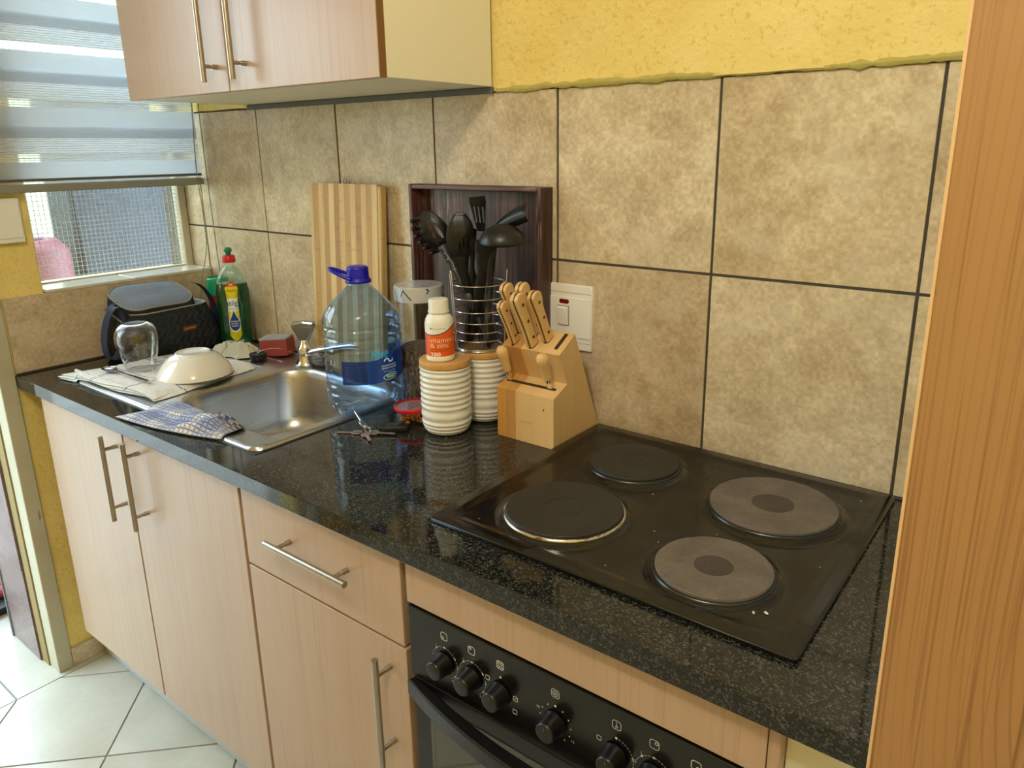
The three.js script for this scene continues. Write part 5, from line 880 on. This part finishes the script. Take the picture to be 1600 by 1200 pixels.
// knife block and knives
{
  const m = mat({ map: tex(1024, 1024, woodTex([0.89, 0.76, 0.545], [0.83, 0.68, 0.455], [0.66, 0.48, 0.27], { k: 0.6 }), { rx: 1 / 0.20, ry: 1 / 0.5 }), roughness: 0.42 });
  const k = thing('knife_block', 'pale wooden stepped knife block against the wall beside hob', 'knife block');
  const X0 = 1.311, X1 = 1.450, prof = [[0.003, 0.9005], [0.095, 1.117], [0.149, 1.086], [0.122, 1.022], [0.168, 1.003], [0.168, 0.9005]];
  const amber = m.clone(); amber.color = css('#f0d6a4'); const tan = m.clone(); tan.color = css('#e2c9ac');
  let body; for (const [a, b, mm] of [[X0, 1.3345, amber], [1.3345, 1.3575, tan], [1.3575, X1, m]]) {
    const pf = a === X0 ? [[0.050, 0.9005], [0.050, 1.0111], ...prof.slice(1)] : prof;   // the end stave is notched for the tray behind it
    const g = plate(pf.map(([z, y]) => [-z, y]), b - a, 0.0006); g.rotateY(Math.PI / 2); g.translate(a, 0, 0);
    body = part('stave', boxMap(g, R(0, 2), R(0, 2)), mm, k, 'glued wooden stave');
  }
  const dir = V(0, 0.2165, 0.092).normalize(), up = V(0, -(-0.031), 0.054);   // slots follow the sloping back
  const slotM = mat({ color: css('#3a2713'), roughness: 0.9 });
  const topAt = (x, t) => [x, mixn(1.117, 1.086, t), mixn(0.095, 0.149, t)];
  const ta = Math.atan2(0.031, 0.054);
  const slot = (x, t, w, l) => { const s = bx(-w / 2, w / 2, -0.0009, 0.0009, -l / 2, l / 2, 0); s.rotateX(ta); const p = topAt(x, t); s.translate(...p); part('slot', s, slotM, body, 'dark slot'); };
  slot(1.433, 0.42, 0.0075, 0.044);
  for (const [x, t] of [[1.335, 0.78], [1.326, 0.24], [1.379, 0.78], [1.365, 0.22], [1.402, 0.44]]) slot(x, t, 0.004, 0.022);
  { const s = bx(X0 + 0.008, X1 - 0.012, -0.0009, 0.0009, -0.003, 0.003, 0); s.rotateX(Math.atan2(0.019, 0.046)); s.translate(0, 1.0135, 0.1435); part('slot', s, slotM, body, 'long dark slot in the step'); }
  const ink = canvasTex(256, 96, (c, w, h) => { c.clearRect(0, 0, w, h); c.fillStyle = 'rgba(120,78,40,0.35)'; c.font = 'italic 58px serif'; c.fillText("Lamus'", 14, 62, 220); c.fillRect(60, 74, 120, 3); });
  part('branded_mark', new THREE.PlaneGeometry(0.042, 0.0158).translate(1.385, 0.943, 0.1684), mat({ map: ink, transparent: true, roughness: 0.6 }), body, 'faint scorched lettering');
  const knot = plate(ellipse(1.4265, 0.977, 0.0018, 0.0024, 14), 0.0006, 0.0001).translate(0, 0, 0.1679); part('knot', knot, mat({ color: css('#6b4322'), roughness: 0.7 }), body, 'small dark knot');
  // riveted handles
  const wood = mat({ map: tex(256, 512, woodTex([0.90, 0.76, 0.53], [0.84, 0.68, 0.43], [0.68, 0.5, 0.28], { k: 0.4 }), { rx: 12, ry: 3 }), roughness: 0.4 }), rivet = mat({ color: css('#6b4a2b'), roughness: 0.35, metalness: 0.4 });
  const hs = [[-0.0085, 0], [0.0085, 0], [0.0095, 0.006], [0.0075, 0.02], [0.0078, 0.05], [0.0085, 0.078], [0.0115, 0.088], [0.0125, 0.098], [0.0095, 0.107], [0.0, 0.110], [-0.0085, 0.106], [-0.0115, 0.096], [-0.0085, 0.05], [-0.0080, 0.02]];
  const smoothShape = new THREE.Shape(new THREE.SplineCurve([...hs, hs[0]].map(p => new THREE.Vector2(...p))).getPoints(70));
  const labels = ['front left riveted knife, lowest handle in the block', 'riveted knife behind the lowest handle in the block', 'riveted knife in the middle of the front slots', 'riveted knife standing behind the middle front one', 'riveted knife beside the empty slot of the block'];
  [[1.335, 0.78, 0.86], [1.326, 0.24, 1.0], [1.379, 0.78, 1.08], [1.365, 0.22, 1.04], [1.402, 0.44, 1.0]].forEach(([x, t, s], i) => {
    const kn = thing('kitchen_knife', 'pale wooden ' + labels[i], 'knife', topAt(x, t), 0, 'riveted knives in the block');
    kn.rotation.x = 0.44; kn.scale.set(s, s, s * 1.12);
    const sc = (x0, x1) => { const q = plate(smoothShape.clone(), x1 - x0, 0.0022); q.rotateY(Math.PI / 2); return boxMap(q.translate(x0, 0.003, 0)); };
    part('scale', sc(-0.0085, -0.0012), wood, kn); part('scale', sc(0.0012, 0.0085), wood, kn);
    part('tang', (() => { const q = plate(smoothShape.clone(), 0.0022, 0.0002); q.scale(1.01, 1.003, 1); q.rotateY(Math.PI / 2); return q.translate(-0.0011, 0.003, 0); })(), mat({ color: lin(0.3, 0.24, 0.18), metalness: 1, roughness: 0.4 }), kn, 'dark steel tang');
    for (const y of [0.018, 0.053, 0.088]) part('rivet', rod([-0.0091, y + 0.003, 0], [0.0091, y + 0.003, 0], 0.0031, 0.0031, 14), rivet, kn, 'dark rivet');
    part('blade', bx(-0.0008, 0.0008, -0.05, 0.004, -0.008, 0.008, 0.0003), M.brushed, kn);
  });
  const round = [[0, 0.07], [0.004, 0.0695], [0.0085, 0.066], [0.0115, 0.058], [0.0118, 0.050], [0.0105, 0.038], [0.0088, 0.022], [0.0085, 0.012], [0.0088, 0.004], [0.0078, 0], [0, 0]].reverse();
  [['left', 1.327], ['right', 1.425]].forEach(([, x], i) => {
    const kn = thing('cheese_knife', i ? 'round handled knife near right end of the lower step slot' : 'round handled knife at left end of the lower step slot', 'knife', [x, 1.0245, 0.148], 0, 'round handled knives in the lower step');
    kn.rotation.x = 0.36; part('handle', lathe(round.map(([r, y]) => [r * 1.04, y * 0.84]), 28), wood, kn, 'round pale wooden handle').position.y = 0.012;
    part('ferrule', merge([rod([0, 0.002, 0], [0, 0.014, 0], 0.0055, 0.006, 16), bx(-0.0055, 0.0055, -0.016, 0.006, -0.0012, 0.0012, 0.0004)]), M.chrome, kn, 'steel ferrule and blade');
  });
}

renderer.render(scene, camera);
